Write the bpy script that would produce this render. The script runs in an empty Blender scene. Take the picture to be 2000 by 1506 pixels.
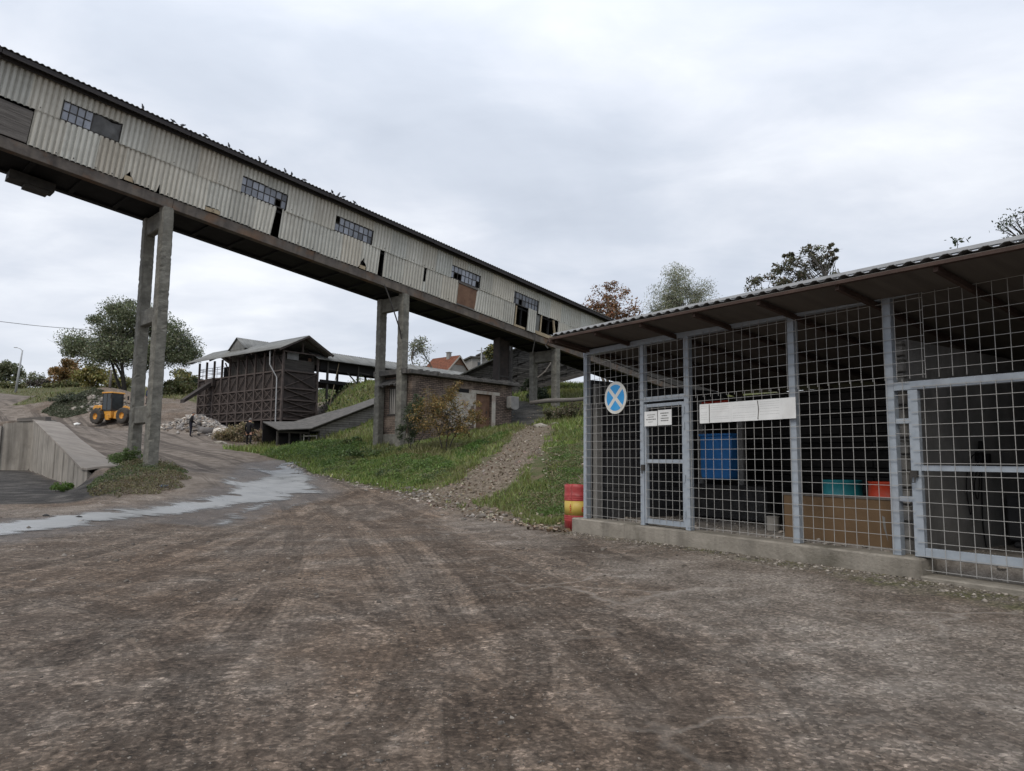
import bpy, math, random
import numpy as np
from mathutils import Vector, Matrix
rad = math.radians
sc = bpy.context.scene
col = sc.collection
rng = np.random.RandomState(7)
random.seed(7)

# ------------------------------------------------------------------ camera
CAM = np.array([0., 0., 1.5]); FPX = 1380.
_p, _r = rad(6.08), rad(.65)
FW = np.array([0, math.cos(_p), math.sin(_p)])
_u0 = np.array([0, -math.sin(_p), math.cos(_p)]); _r0 = np.array([1., 0, 0])
RT = math.cos(_r)*_r0 + math.sin(_r)*_u0
UP = -math.sin(_r)*_r0 + math.cos(_r)*_u0
cam = bpy.data.cameras.new('camera'); cam.lens = 36*FPX/2000; cam.sensor_width = 36
cam.clip_start = .05; cam.clip_end = 3000
camo = bpy.data.objects.new('camera', cam); col.objects.link(camo)
camo.matrix_world = Matrix(((RT[0], UP[0], -FW[0], 0), (RT[1], UP[1], -FW[1], 0), (RT[2], UP[2], -FW[2], 1.5), (0, 0, 0, 1)))
sc.camera = camo

# ------------------------------------------------------------------ exposure, sun, sky
sc.view_settings.view_transform = 'Standard'; sc.view_settings.look = 'None'
sc.view_settings.exposure = 0.42; sc.view_settings.gamma = 1
SUN_EL, SUN_AZ = 48, 215          # azimuth clockwise from +Y: behind the camera, to the left
sl = bpy.data.lights.new('sun', 'SUN'); sl.energy = 1.3; sl.angle = rad(22); sl.color = (1, .92, .8)
so = bpy.data.objects.new('sun', sl); col.objects.link(so)
_d = Vector((math.sin(rad(SUN_AZ))*math.cos(rad(SUN_EL)), math.cos(rad(SUN_AZ))*math.cos(rad(SUN_EL)), math.sin(rad(SUN_EL))))
so.rotation_euler = (-_d).to_track_quat('-Z', 'Y').to_euler(); so.location = (0, -20, 60)


class NT:
    """small node-tree helper"""
    def __init__(self, tree):
        self.t = tree; tree.nodes.clear()
    def n(self, typ, ins=None, **props):
        nd = self.t.nodes.new(typ)
        for k, v in props.items(): setattr(nd, k, v)
        for k, v in (ins or {}).items():
            s = nd.inputs[k]
            if isinstance(v, bpy.types.NodeSocket): self.t.links.new(v, s)
            else: s.default_value = v
        return nd
    def m(self, op, a, b=0., c=None, clamp=False):
        nd = self.n('ShaderNodeMath', {0: a, 1: b}, operation=op, use_clamp=clamp)
        if c is not None:
            if isinstance(c, bpy.types.NodeSocket): self.t.links.new(c, nd.inputs[2])
            else: nd.inputs[2].default_value = c
        return nd.outputs[0]
    def mix(self, f, a, b, blend='MIX'):
        nd = self.t.nodes.new('ShaderNodeMix'); nd.data_type = 'RGBA'; nd.blend_type = blend; nd.clamp_factor = True
        for s, v in ((nd.inputs[0], f), (nd.inputs[6], a), (nd.inputs[7], b)):
            if isinstance(v, bpy.types.NodeSocket): self.t.links.new(v, s)
            elif isinstance(v, (int, float)): s.default_value = v
            else: s.default_value = (*v[:3], 1)
        return nd.outputs[2]
    def noise(self, vec, scale, detail=4., rough=.55, dist=0.):
        return self.n('ShaderNodeTexNoise', {'Vector': vec, 'Scale': scale, 'Detail': detail, 'Roughness': rough, 'Distortion': dist}).outputs[0]
    def ramp(self, f, stops, interp='LINEAR'):
        nd = self.n('ShaderNodeValToRGB', {0: f}); cr = nd.color_ramp; cr.interpolation = interp
        while len(cr.elements) < len(stops): cr.elements.new(.5)
        for el, (p, c) in zip(cr.elements, stops):
            el.position = p; el.color = (*(c if hasattr(c, '__len__') else (c, c, c)), 1)
        return nd.outputs[0]
    def mapr(self, f, a, b, c=0., d=1., smooth=False):
        nd = self.n('ShaderNodeMapRange', {0: f, 1: a, 2: b, 3: c, 4: d}, interpolation_type='SMOOTHSTEP' if smooth else 'LINEAR')
        return nd.outputs[0]
    def scale(self, vec, s):
        return self.n('ShaderNodeMapping', {'Vector': vec, 'Scale': s}).outputs[0]


world = bpy.data.worlds.new('World'); sc.world = world; world.use_nodes = True
w = NT(world.node_tree)
gen = w.n('ShaderNodeTexCoord').outputs['Generated']
sky = w.n('ShaderNodeTexSky', sky_type='NISHITA', sun_disc=False, sun_elevation=rad(SUN_EL), sun_rotation=rad(SUN_AZ), air_density=1., dust_density=2.)
sep = w.n('ShaderNodeSeparateXYZ', {0: gen})
den = w.m('ADD', w.m('ABSOLUTE', sep.outputs[2]), .16)
cv = w.n('ShaderNodeCombineXYZ', {0: w.m('DIVIDE', sep.outputs[0], den), 1: w.m('DIVIDE', sep.outputs[1], den), 2: 0.}).outputs[0]
n1 = w.noise(w.n('ShaderNodeMapping', {'Vector': cv, 'Location': (3.1, 1.7, 0)}).outputs[0], .75, 6, .5, .4)
n2 = w.noise(w.n('ShaderNodeMapping', {'Vector': cv, 'Location': (8.3, 4.2, 0), 'Scale': (1, 1.5, 1)}).outputs[0], 2.2, 6, .55, .3)
cl = w.m('ADD', w.m('MULTIPLY', n1, .68), w.m('MULTIPLY', n2, .32))
ccol = w.ramp(cl, [(.33, (.46, .505, .585)), (.45, (.535, .58, .66)), (.54, (.63, .665, .735)), (.66, (.79, .815, .86))])
# brighter overhead, as under a real overcast
zen = w.mapr(sep.outputs[2], .30, 1.0, 1.0, 1.7, True)
bright = w.n('ShaderNodeMixRGB', {0: 1., 1: ccol, 2: (1, 1, 1, 1)}, blend_type='MULTIPLY').outputs[0]
vm = w.n('ShaderNodeVectorMath', {0: bright}, operation='SCALE'); w.t.links.new(zen, vm.inputs['Scale'])
# warm brightening close to the horizon
hz = w.mapr(sep.outputs[2], 0.0, .22, 1., 0., True)
c2 = w.mix(w.m('MULTIPLY', hz, .5), vm.outputs[0], (.80, .815, .84))
bg_sky = w.n('ShaderNodeBackground', {0: sky.outputs[0], 1: .06})
bg_cl = w.n('ShaderNodeBackground', {0: c2, 1: .97})
ms = w.n('ShaderNodeMixShader', {0: .94, 1: bg_sky.outputs[0], 2: bg_cl.outputs[0]})
w.n('ShaderNodeOutputWorld', {0: ms.outputs[0]})

# ------------------------------------------------------------------ picture-to-place measuring
def ray(x, y): return FW + (x-1000)/FPX*RT - (y-753)/FPX*UP
def at(x, y, Y):
    d = ray(x, y); return CAM + d*(Y/d[1])
def onplane(x, y, P, n):
    d = ray(x, y); return CAM + d*(((np.asarray(P)-CAM)@n)/(d@n))

# ------------------------------------------------------------------ value noise
_tab = np.random.RandomState(11).rand(256, 256)
def vn(x, y, s=0):
    x = np.asarray(x, float) + s*17.3; y = np.asarray(y, float) + s*9.1
    xi = np.floor(x).astype(int); yi = np.floor(y).astype(int); fx = x-xi; fy = y-yi
    fx = fx*fx*(3-2*fx); fy = fy*fy*(3-2*fy)
    g = lambda a, b: _tab[a & 255, b & 255]
    return (g(xi, yi)*(1-fx)+g(xi+1, yi)*fx)*(1-fy) + (g(xi, yi+1)*(1-fx)+g(xi+1, yi+1)*fx)*fy
def fbm(x, y, s=0, o=4):
    a = 0; k = .5; f = 1.
    for i in range(o):
        a = a + k*(vn(x*f, y*f, s+i)-.5); k *= .5; f *= 2.1
    return a

# ------------------------------------------------------------------ terrain
CP = []
def cpx(x, y, Y): CP.append(tuple(at(x, y, Y)))
for q in [(0, 0, 0), (-10, 0, 0), (10, 0, .05), (0, -20, 0), (-20, -20, 0), (20, -20, 0), (-20, 0, 0), (20, 0, .1), (-10, 8, 0), (0, 8, 0), (5, 5.5, .12),
          (0, 12, .07), (-8, 12, .02), (1.3, 13.9, .17), (3, 11, .2), (4.9, 8.2, .2), (5.5, 7.4, .18), (6.6, 5.6, .18), (4.8, 16, .3), (8, 13, .3), (11, 9, .3),
          (-10, 18, .25), (-16, 17, .25), (-16, 10, 0), (-25, 12, .05), (-24, 24, .9), (8, 18, .75), (14, 12, .5), (15, 20, 1.7), (25, 20, 2.2), (30, 40, 6.),
          (-13.1, 26, 1.1), (-14.6, 27.8, 1.05), (2.8, 42.5, 4.75), (.9, 43.8, 5.05), (10, 46, 5.6), (18, 60, 7.), (6, 36, 3.7), (5, 27, 2.0),
          (-5.2, 34.2, 2.15), (-7, 35.6, 2.12), (-60, 45, 3.6), (-45, 42, 3.4), (-30, 44, 3.62), (-15.7, 26, 1.1),
          (300, 500, 14), (-300, 500, 17), (0, 500, 16), (0, 150, 14), (60, 120, 13), (150, 150, 13), (-200, 170, 16), (-60, 170, 16.5), (-120, 175, 16.5), (0, 900, 16), (0, -300, 0), (-200, 0, 0), (200, 0, 5), (-120, 60, 6), (0, 75, 9.5), (20, 85, 10), (-10, 110, 12.6)]:
    CP.append(q)
for q in [(600, 925, 31), (700, 945, 27), (800, 962, 24), (900, 990, 20), (1000, 1012, 17.5), (1050, 825, 37), (830, 880, 31), (995, 830, 38.4),
          (485, 868, 50), (371, 855, 51), (200, 836, 68), (249, 839, 65.5), (150, 840, 52), (60, 775, 120), (0, 770, 118), (110, 765, 128), (547, 862, 58), (383, 815, 70.8), (612, 866, 60),
          (560, 886, 38), (480, 886, 38), (620, 866, 46), (560, 872, 46), (660, 764, 64), (700, 766, 66), (640, 800, 60), (0, 800, 78), (90, 810, 76),
          (150, 768, 84), (230, 768, 86), (250, 772, 90), (330, 775, 88), (300, 838, 62), (330, 800, 72), (100, 985, 18), (300, 1000, 18.5), (1000, 905, 24), (870, 885, 30.5)]:
    cpx(*q)
for q in [(20, 758, 142), (80, 757, 142), (140, 756, 135), (-60, 757, 142)]: cpx(*q)
CP = np.array(CP)
def _U(r2): return np.where(r2 > 1e-9, r2*np.log(r2+1e-9), 0)
def _w(x, y):   # work in a softened radius so far points do not dominate
    r = np.hypot(x, y); k = np.where(r > 60, (60+40*np.log(np.maximum(r, 60)/60*1.0))/np.maximum(r, 1e-6), 1.)
    return x*k/20., y*k/20.
_cx, _cy = _w(CP[:, 0], CP[:, 1]); _n = len(CP)
_K = _U((_cx[:, None]-_cx)**2 + (_cy[:, None]-_cy)**2) + np.eye(_n)*2e-3
_P = np.c_[np.ones(_n), _cx, _cy]
_sol = np.linalg.solve(np.block([[_K, _P], [_P.T, np.zeros((3, 3))]]), np.r_[CP[:, 2], 0, 0, 0])
W0, W1, W2 = np.array([-15.7, 26.]), np.array([-29.8, 44.]), np.array([-60., 40.5])
def sdl(x, y, a, b):  # + on the left of a->b
    d = (b-a)/np.linalg.norm(b-a); return d[0]*(y-a[1]) - d[1]*(x-a[0])
def along(x, y, a, b):
    d = (b-a); return ((x-a[0])*d[0]+(y-a[1])*d[1])/(d@d)
def bump(x, y, cx, cy, rx, ry, h, rot=0):
    c, s = math.cos(rot), math.sin(rot); dx = x-cx; dy = y-cy
    q = ((dx*c+dy*s)/rx)**2 + ((-dx*s+dy*c)/ry)**2
    return h*np.exp(-q*1.2)
def terrain(x, y, raw=False):
    x = np.asarray(x, float); y = np.asarray(y, float); sh = x.shape; x = x.ravel(); y = y.ravel()
    a, b = _w(x, y); z = np.empty_like(x)
    for i in range(0, len(x), 20000):
        s = slice(i, i+20000)
        z[s] = _U((a[s, None]-_cx)**2 + (b[s, None]-_cy)**2)@_sol[:_n] + _sol[_n] + a[s]*_sol[_n+1] + b[s]*_sol[_n+2]
    r = np.hypot(x, y)
    z = np.where(r < 7, z*np.clip((r-3)/4, 0, 1), z)
    # mound by the loader and spoil banks
    z = z + bump(x, y, -46.2, 79.5, 4.2, 2.6, 1.5, .3)
    z = z + bump(x, y, -24.5, 55.6, 4.2, 1.9, 1.45, -.75) + bump(x, y, -29, 61, 4, 2, .8, -.8)
    hill = np.clip((np.hypot(x-8, y-30)-6)/12, 0, 1)
    if raw: return z.reshape(sh)
    rough = np.clip((r-10)/25, 0, 1)
    z = z + .09*fbm(x*.55, y*.55, 1)*rough + .025*fbm(x*1.3, y*1.3, 4)*np.clip(r/6, 0, 1)
    # lower yard left of the retaining wall
    s1 = sdl(x, y, W0, W1); t1 = along(x, y, W0, W1); s2 = -sdl(x, y, W2, W1)
    yard = np.clip(.016*(y-8), 0, .6) + .03*fbm(x*.7, y*.7, 9)
    m = np.clip((s1+.42)/(.34+np.clip((-.01-t1)*9, 0, 1.9)), 0, 1)*np.clip((s2+1.1)/.3, 0, 1)*(t1 > -.5)
    m = m*m*(3-2*m)
    m = np.where((x < 0), m, 0)
    z = z*(1-m) + np.minimum(yard, z)*m
    return z.reshape(sh)
def tz(x, y): return float(terrain(np.array([x]), np.array([y]))[0])
_Ys = np.exp(np.linspace(math.log(1.5), math.log(260), 700))
def gp(x, y):
    """the point of the ground that a picture point shows"""
    d = ray(x, y); P = CAM + d[None]*(_Ys/d[1])[:, None]
    k = np.where(P[:, 2] < terrain(P[:, 0], P[:, 1]))[0]
    if len(k) == 0: return P[-1]
    i = max(k[0], 1); a, b = P[i-1], P[i]
    za, zb = a[2]-tz(a[0], a[1]), b[2]-tz(b[0], b[1]); f = za/(za-zb+1e-9)
    return a + (b-a)*np.clip(f, 0, 1)
def poly_sdf(x, y, poly):
    """signed distance to a polygon in plan, + inside"""
    p = np.asarray(poly, float)[:, :2]; q = np.roll(p, -1, 0); d = np.full(x.shape, 1e9); ins = np.zeros(x.shape, bool)
    for a, b in zip(p, q):
        e = b-a; t = np.clip(((x-a[0])*e[0]+(y-a[1])*e[1])/(e@e+1e-12), 0, 1)
        d = np.minimum(d, np.hypot(x-a[0]-t*e[0], y-a[1]-t*e[1]))
        c = ((a[1] > y) != (b[1] > y)); with_x = (b[0]-a[0])*(y-a[1])/(b[1]-a[1]+1e-12)+a[0]
        ins ^= c & (x < with_x)
    return np.where(ins, d, -d)
def line_coords(x, y, pts):
    """nearest signed lateral distance and running length along a polyline in plan"""
    p = np.asarray(pts, float)[:, :2]; best = np.full(x.shape, 1e9); lat = np.zeros(x.shape); run = np.zeros(x.shape); L = 0.
    for a, b in zip(p[:-1], p[1:]):
        e = b-a; l = np.linalg.norm(e); t = np.clip(((x-a[0])*e[0]+(y-a[1])*e[1])/(l*l), 0, 1)
        dx = x-a[0]-t*e[0]; dy = y-a[1]-t*e[1]; d = np.hypot(dx, dy); sg = np.sign(e[0]*dy-e[1]*dx)
        k = d < best; best = np.where(k, d, best); lat = np.where(k, d*sg, lat); run = np.where(k, L+t*l, run); L += l
    return lat, run
def smooth_line(pts, n=8):
    p = np.asarray(pts, float); out = []
    P = np.vstack([2*p[0]-p[1], p, 2*p[-1]-p[-2]])
    for i in range(1, len(P)-2):
        for k in range(n):
            t = k/n; a, b, c, d = P[i-1:i+3]
            out.append(.5*((2*b)+(-a+c)*t+(2*a-5*b+4*c-d)*t*t+(-a+3*b-3*c+d)*t**3))
    out.append(p[-1]); return np.array(out)

# ------------------------------------------------------------------ materials
MATS = {}
def principled(nt, color, rough=.8, spec=.3, metal=0., normal=None, **kw):
    ins = {'Base Color': color if isinstance(color, bpy.types.NodeSocket) else (*color, 1), 'Roughness': rough, 'Metallic': metal, 'Specular IOR Level': spec}
    ins.update(kw)
    if normal is not None: ins['Normal'] = normal
    b = nt.n('ShaderNodeBsdfPrincipled', ins)
    nt.n('ShaderNodeOutputMaterial', {0: b.outputs[0]}); return b
def newmat(name):
    m = bpy.data.materials.new(name); m.use_nodes = True; MATS[name] = m; return m, NT(m.node_tree)
def mk(name, c1, c2, scale=4., c3=None, rough=.85, spec=.25, metal=0., bump=.2, bscale=None, streak=None, stretch=(1, 1, 1), attr=False, detail=6., grime=None):
    """weathered surface: two or three tones broken up by noise, run-down streaks, grime patches and relief"""
    m, t = newmat(name)
    uv = t.n('ShaderNodeTexCoord').outputs['UV']
    v = t.scale(uv, stretch)
    n = t.noise(v, scale, detail, .62, .2)
    st = [(.32, c1), (.68, c2)] if c3 is None else [(.3, c1), (.5, c2), (.72, c3)]
    c = t.ramp(n, st)
    if streak:
        sn = t.noise(t.scale(uv, (streak[0], streak[0]*.06, 1)), 1., 5, .6, .3)
        c = t.mix(t.mapr(sn, .48, .72, 0, streak[1]), c, tuple(q*.28 for q in c1))
    if grime:
        gn = t.noise(uv, grime[0], 5, .6, .5)
        c = t.mix(t.mapr(gn, .52, .66, 0, grime[1]), c, grime[2])
    if attr:
        a = t.n('ShaderNodeAttribute', attribute_name='Col').outputs[0]
        c = t.mix(1., c, a, 'MULTIPLY')
    bn = t.noise(v, bscale or scale*6, 6, .65)
    nm = t.n('ShaderNodeBump', {'Strength': bump, 'Distance': .03, 'Height': bn}).outputs[0]
    rr = t.mapr(n, .3, .7, max(rough-.12, .05), min(rough+.08, 1))
    principled(t, c, rr, spec, metal, nm)
    return m
mk('cladding', (.43, .415, .365), (.51, .495, .44), 1.1, (.575, .56, .505), .9, .15, bump=.12, bscale=40, streak=(2.2, .3), attr=True, grime=(1.7, .35, (.31, .29, .25)))
mk('eave_board', (.028, .026, .028), (.055, .05, .05), 3, bump=.3, stretch=(.3, 3, 1))
mk('beam_concrete', (.075, .064, .057), (.115, .10, .088), 2.0, (.165, .14, .115), bump=.4, bscale=12, streak=(2.5, .5), grime=(.9, .5, (.17, .085, .04)))
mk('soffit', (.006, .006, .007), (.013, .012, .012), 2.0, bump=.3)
mk('roof_sheet', (.10, .10, .10), (.17, .17, .165), 1.6, (.22, .22, .21), rough=.8, bump=.2, streak=(3, .4))
mk('column_concrete', (.105, .10, .086), (.165, .158, .136), 3.0, (.25, .24, .205), bump=.9, bscale=16, streak=(3, .45), grime=(1.4, .55, (.10, .095, .075)))
mk('wall_concrete', (.19, .172, .148), (.265, .243, .213), 1.1, (.33, .305, .27), bump=.35, bscale=18, streak=(1.9, .75), grime=(.6, .3, (.26, .235, .2)))
mk('plinth_concrete', (.175, .158, .132), (.25, .228, .194), 2.2, (.31, .285, .245), bump=.6, bscale=22, streak=(2.2, .55), grime=(1.1, .7, (.10, .09, .07)))
mk('ledge_concrete', (.15, .13, .112), (.21, .187, .163), 1.0, (.27, .245, .215), bump=.5, bscale=14, grime=(.7, .6, (.13, .108, .09)))
mk('block_wall', (.135, .132, .127), (.19, .186, .179), 1.6, (.245, .238, .222), bump=.5, bscale=25, streak=(2, .3))
mk('dark_plaster', (.035, .035, .038), (.06, .06, .062), 1.2, (.085, .085, .085), bump=.3, bscale=20, streak=(1.5, .4))
mk('wood_grey', (.08, .072, .066), (.14, .128, .117), 2.0, (.2, .185, .165), stretch=(.35, 4, 1), bump=.6, bscale=14)
mk('wood_dark', (.028, .025, .023), (.055, .05, .045), 2.0, (.085, .077, .07), stretch=(.35, 4, 1), bump=.6, bscale=14)
mk('wood_brown', (.10, .055, .035), (.16, .092, .06), 1.6, (.2, .12, .08), bump=.3, grime=(1.5, .5, (.09, .05, .035)))
mk('timber_pale', (.3, .24, .16), (.4, .33, .23), 3, bump=.3)
mk('rust_steel', (.026, .022, .021), (.043, .0355, .033), 2.2, (.066, .052, .047), rough=.85, bump=.3, streak=(2.5, .5), grime=(.7, .5, (.065, .05, .045)))
mk('rust_frame', (.053, .044, .041), (.076, .061, .056), 3, (.10, .081, .074), bump=.3)
mk('old_sheet', (.115, .118, .114), (.17, .173, .168), 1.4, (.225, .228, .22), bump=.3, streak=(4, .5), grime=(.8, .45, (.15, .14, .115)))
mk('tar_roof', (.045, .043, .04), (.085, .08, .074), 3, (.13, .12, .11), bump=.9, bscale=10)
mk('blue_grey_paint', (.24, .275, .315), (.285, .32, .36), 5, (.325, .36, .395), rough=.55, spec=.35, bump=.08, grime=(3, .25, (.17, .16, .17)))
mk('wire_steel', (.29, .285, .275), (.37, .365, .35), 20, rough=.6, spec=.35, metal=.0, bump=0.)
mk('purlin_red', (.035, .023, .019), (.058, .038, .031), 3, (.085, .056, .045), bump=.3)
mk('roof_under', (.085, .075, .066), (.13, .117, .104), 1.5, bump=.2, stretch=(3, .3, 1))
mk('roof_zinc', (.09, .09, .09), (.14, .14, .14), 2, (.18, .18, .18), rough=.55, spec=.4, bump=.1, grime=(1.2, .4, (.08, .075, .07)))
mk('loader_yellow', (.50, .225, .03), (.60, .28, .04), 2.5, (.62, .32, .07), rough=.5, spec=.35, bump=.08, grime=(1.8, .6, (.22, .14, .07)))
mk('tyre', (.035, .033, .031), (.075, .066, .058), 4, rough=.9, bump=.5)
mk('dark_steel', (.03, .029, .028), (.06, .055, .05), 3, rough=.7, bump=.2)
mk('bucket_steel', (.10, .09, .08), (.2, .18, .16), 3, rough=.6, bump=.2)
mk('drum_red', (.27, .03, .032), (.33, .045, .045), 3, (.36, .10, .095), rough=.5, spec=.35, bump=.05, grime=(4, .6, (.33, .14, .13)))
mk('drum_yellow', (.42, .30, .06), (.48, .35, .08), 3, rough=.5, spec=.35, bump=.05, grime=(4, .35, (.47, .33, .09)))
mk('drum_orange', (.50, .05, .02), (.56, .065, .026), 3, rough=.45, spec=.35, bump=.05, grime=(4, .5, (.35, .13, .08)))
mk('drum_teal', (.02, .20, .23), (.03, .27, .30), 3, rough=.45, spec=.35, bump=.05, grime=(4, .4, (.04, .14, .16)))
mk('bin_blue', (.035, .19, .52), (.05, .24, .62), 2, rough=.45, spec=.35, bump=.05)
mk('mark_red', (.36, .03, .02), (.42, .05, .03), 5, bump=0.)
mk('paper', (.60, .61, .61), (.70, .71, .71), 3, bump=.1, grime=(2, .25, (.48, .47, .45)))
mk('ink', (.12, .12, .12), (.2, .2, .2), 8, bump=0.)
mk('ink_faint', (.42, .43, .43), (.52, .52, .52), 8, bump=0.)
mk('sign_blue', (.03, .27, .62), (.05, .33, .68), 4, rough=.5, spec=.3, bump=.05, grime=(3, .3, (.12, .36, .6)))
mk('sign_white', (.58, .58, .55), (.68, .68, .64), 5, rough=.6, bump=.05, grime=(3, .5, (.45, .43, .38)))
mk('board_brown', (.105, .066, .036), (.14, .09, .05), 1.5, (.165, .108, .062), bump=.25, streak=(2, .3))
mk('tarp', (.055, .055, .055), (.10, .10, .10), 2, rough=.6, bump=.3, grime=(1., .4, (.16, .16, .155)))
mk('plaster_pale', (.26, .235, .20), (.36, .33, .285), 2.4, (.44, .41, .36), bump=.6, grime=(1.6, .8, (.20, .125, .095)))
mk('red_tile', (.24, .075, .038), (.33, .11, .055), 3, (.38, .15, .08), stretch=(1, 1, 1), bump=.6, bscale=9)
mk('house_wall', (.20, .19, .18), (.28, .27, .25), 1, bump=.2)
mk('house_wall_pale', (.30, .28, .25), (.38, .355, .32), 1, bump=.2)
mk('bark', (.055, .046, .037), (.11, .095, .078), 5, (.15, .13, .11), stretch=(3, .4, 1), bump=.8)
mk('bark_dark', (.03, .027, .024), (.055, .05, .044), 5, stretch=(3, .4, 1), bump=.8)
mk('cloth_black', (.005, .005, .006), (.010, .010, .012), 8, bump=.3)
mk('cloth_navy', (.006, .007, .013), (.011, .012, .022), 8, bump=.3)
mk('cloth_blue', (.015, .02, .075), (.025, .033, .11), 8, bump=.3)
mk('skin', (.36, .20, .14), (.42, .25, .18), 6, bump=.05, rough=.6)
mk('hair', (.07, .06, .055), (.16, .15, .14), 12, bump=.4)
mk('feather', (.045, .048, .055), (.10, .105, .12), 14, (.17, .175, .19), bump=.2)
mk('stone', (.17, .155, .14), (.27, .25, .23), 2, (.37, .35, .325), bump=.5, attr=True)
mk('coal', (.018, .018, .019), (.035, .034, .034), 5, (.055, .053, .052), rough=.7, bump=.9, bscale=20)
mk('white_plastic', (.6, .6, .58), (.7, .7, .68), 4, bump=.02, rough=.5)
mk('blue_litter', (.25, .35, .55), (.4, .5, .65), 4, bump=.02, rough=.5)
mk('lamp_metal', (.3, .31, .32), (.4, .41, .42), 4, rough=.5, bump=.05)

def glassy(name, base, rough, tr=0.):
    m, t = newmat(name)
    uv = t.n('ShaderNodeTexCoord').outputs['UV']
    n = t.noise(uv, 3., 4, .6)
    a = t.n('ShaderNodeAttribute', attribute_name='Col').outputs[0]
    c = t.mix(1., t.ramp(n, [(.3, tuple(q*.75 for q in base)), (.7, tuple(q*1.15 for q in base))]), a, 'MULTIPLY')
    principled(t, c, t.mapr(n, .3, .7, rough, rough+.15), .5, 0., None, **({'Transmission Weight': tr} if tr else {}))
glassy('dusty_glass', (.27, .29, .325), .25)
glassy('cab_glass', (.02, .027, .032), .08)

def leafmat(name):
    m, t = newmat(name)
    a = t.n('ShaderNodeAttribute', attribute_name='Col').outputs[0]
    d = t.n('ShaderNodeBsdfDiffuse', {0: a}).outputs[0]
    tr = t.n('ShaderNodeBsdfTranslucent', {0: a}).outputs[0]
    g = t.n('ShaderNodeBsdfGlossy', {0: (1, 1, 1, 1), 1: .5}).outputs[0]
    s = t.n('ShaderNodeMixShader', {0: .3, 1: d, 2: tr}).outputs[0]
    s = t.n('ShaderNodeMixShader', {0: .03, 1: s, 2: g}).outputs[0]
    t.n('ShaderNodeOutputMaterial', {0: s})
leafmat('leaf')

def brickmat():
    m, t = newmat('old_brick')
    uv = t.n('ShaderNodeTexCoord').outputs['UV']
    wob = t.n('ShaderNodeVectorMath', {0: uv, 1: t.n('ShaderNodeVectorMath', {0: t.n('ShaderNodeTexNoise', {'Vector': uv, 'Scale': 5., 'Detail': 3.}).outputs[1], 1: (.03, .03, .03)}, operation='MULTIPLY').outputs[0]}, operation='ADD').outputs[0]
    b = t.n('ShaderNodeTexBrick', {'Vector': wob, 'Color1': (.25, .185, .15, 1), 'Color2': (.13, .098, .082, 1), 'Mortar': (.05, .044, .038, 1), 'Scale': 1., 'Mortar Size': .015, 'Mortar Smooth': .2, 'Bias': .0, 'Brick Width': .28, 'Row Height': .092})
    big = t.noise(uv, .9, 5, .6, .4)
    c = t.mix(t.mapr(big, .50, .64, 0, .75), b.outputs[0], (.30, .235, .185))
    c = t.mix(t.mapr(t.noise(uv, 1.6, 5, .65), .5, .7, 0, .8), c, (.07, .06, .052))
    c = t.mix(.5, c, t.ramp(t.noise(uv, 14., 3), [(.3, .55), (.7, 1.)]), 'MULTIPLY')
    h = t.m('ADD', t.m('MULTIPLY', b.outputs[1], -1.2), t.m('MULTIPLY', t.noise(uv, 24., 5), .7))
    nm = t.n('ShaderNodeBump', {'Strength': .9, 'Distance': .02, 'Height': h}).outputs[0]
    principled(t, c, .92, .15, 0., nm)
brickmat()
def blockmat(name, c1, c2, mortar, bw, rh, ms=.012):
    m, t = newmat(name)
    uv = t.n('ShaderNodeTexCoord').outputs['UV']
    b = t.n('ShaderNodeTexBrick', {'Vector': uv, 'Color1': (*c1, 1), 'Color2': (*c2, 1), 'Mortar': (*mortar, 1), 'Scale': 1., 'Mortar Size': ms, 'Mortar Smooth': .4, 'Brick Width': bw, 'Row Height': rh})
    c = t.mix(.7, b.outputs[0], t.ramp(t.noise(uv, 3., 6, .65), [(.3, .5), (.7, 1.1)]), 'MULTIPLY')
    h = t.m('ADD', t.m('MULTIPLY', b.outputs[1], -1.), t.m('MULTIPLY', t.noise(uv, 20., 5), .6))
    nm = t.n('ShaderNodeBump', {'Strength': .7, 'Distance': .02, 'Height': h}).outputs[0]
    principled(t, c, .92, .12, 0., nm)
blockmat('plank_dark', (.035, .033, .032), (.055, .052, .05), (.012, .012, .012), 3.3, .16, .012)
blockmat('plank_grey', (.10, .094, .088), (.17, .16, .15), (.03, .028, .026), 3.0, .15, .012)
blockmat('plank_light', (.19, .18, .17), (.27, .255, .24), (.05, .046, .042), 3.4, .16, .012)
blockmat('plank_board', (.105, .098, .094), (.14, .13, .122), (.035, .032, .03), 4., .13, .006)
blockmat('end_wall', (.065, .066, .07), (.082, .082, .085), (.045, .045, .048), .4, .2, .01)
blockmat('hollow_block', (.20, .195, .185), (.25, .24, .225), (.12, .115, .105), .4, .2, .02)
blockmat('tile_roof', (.23, .09, .055), (.17, .07, .045), (.08, .04, .028), .25, .3, .03)

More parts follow.
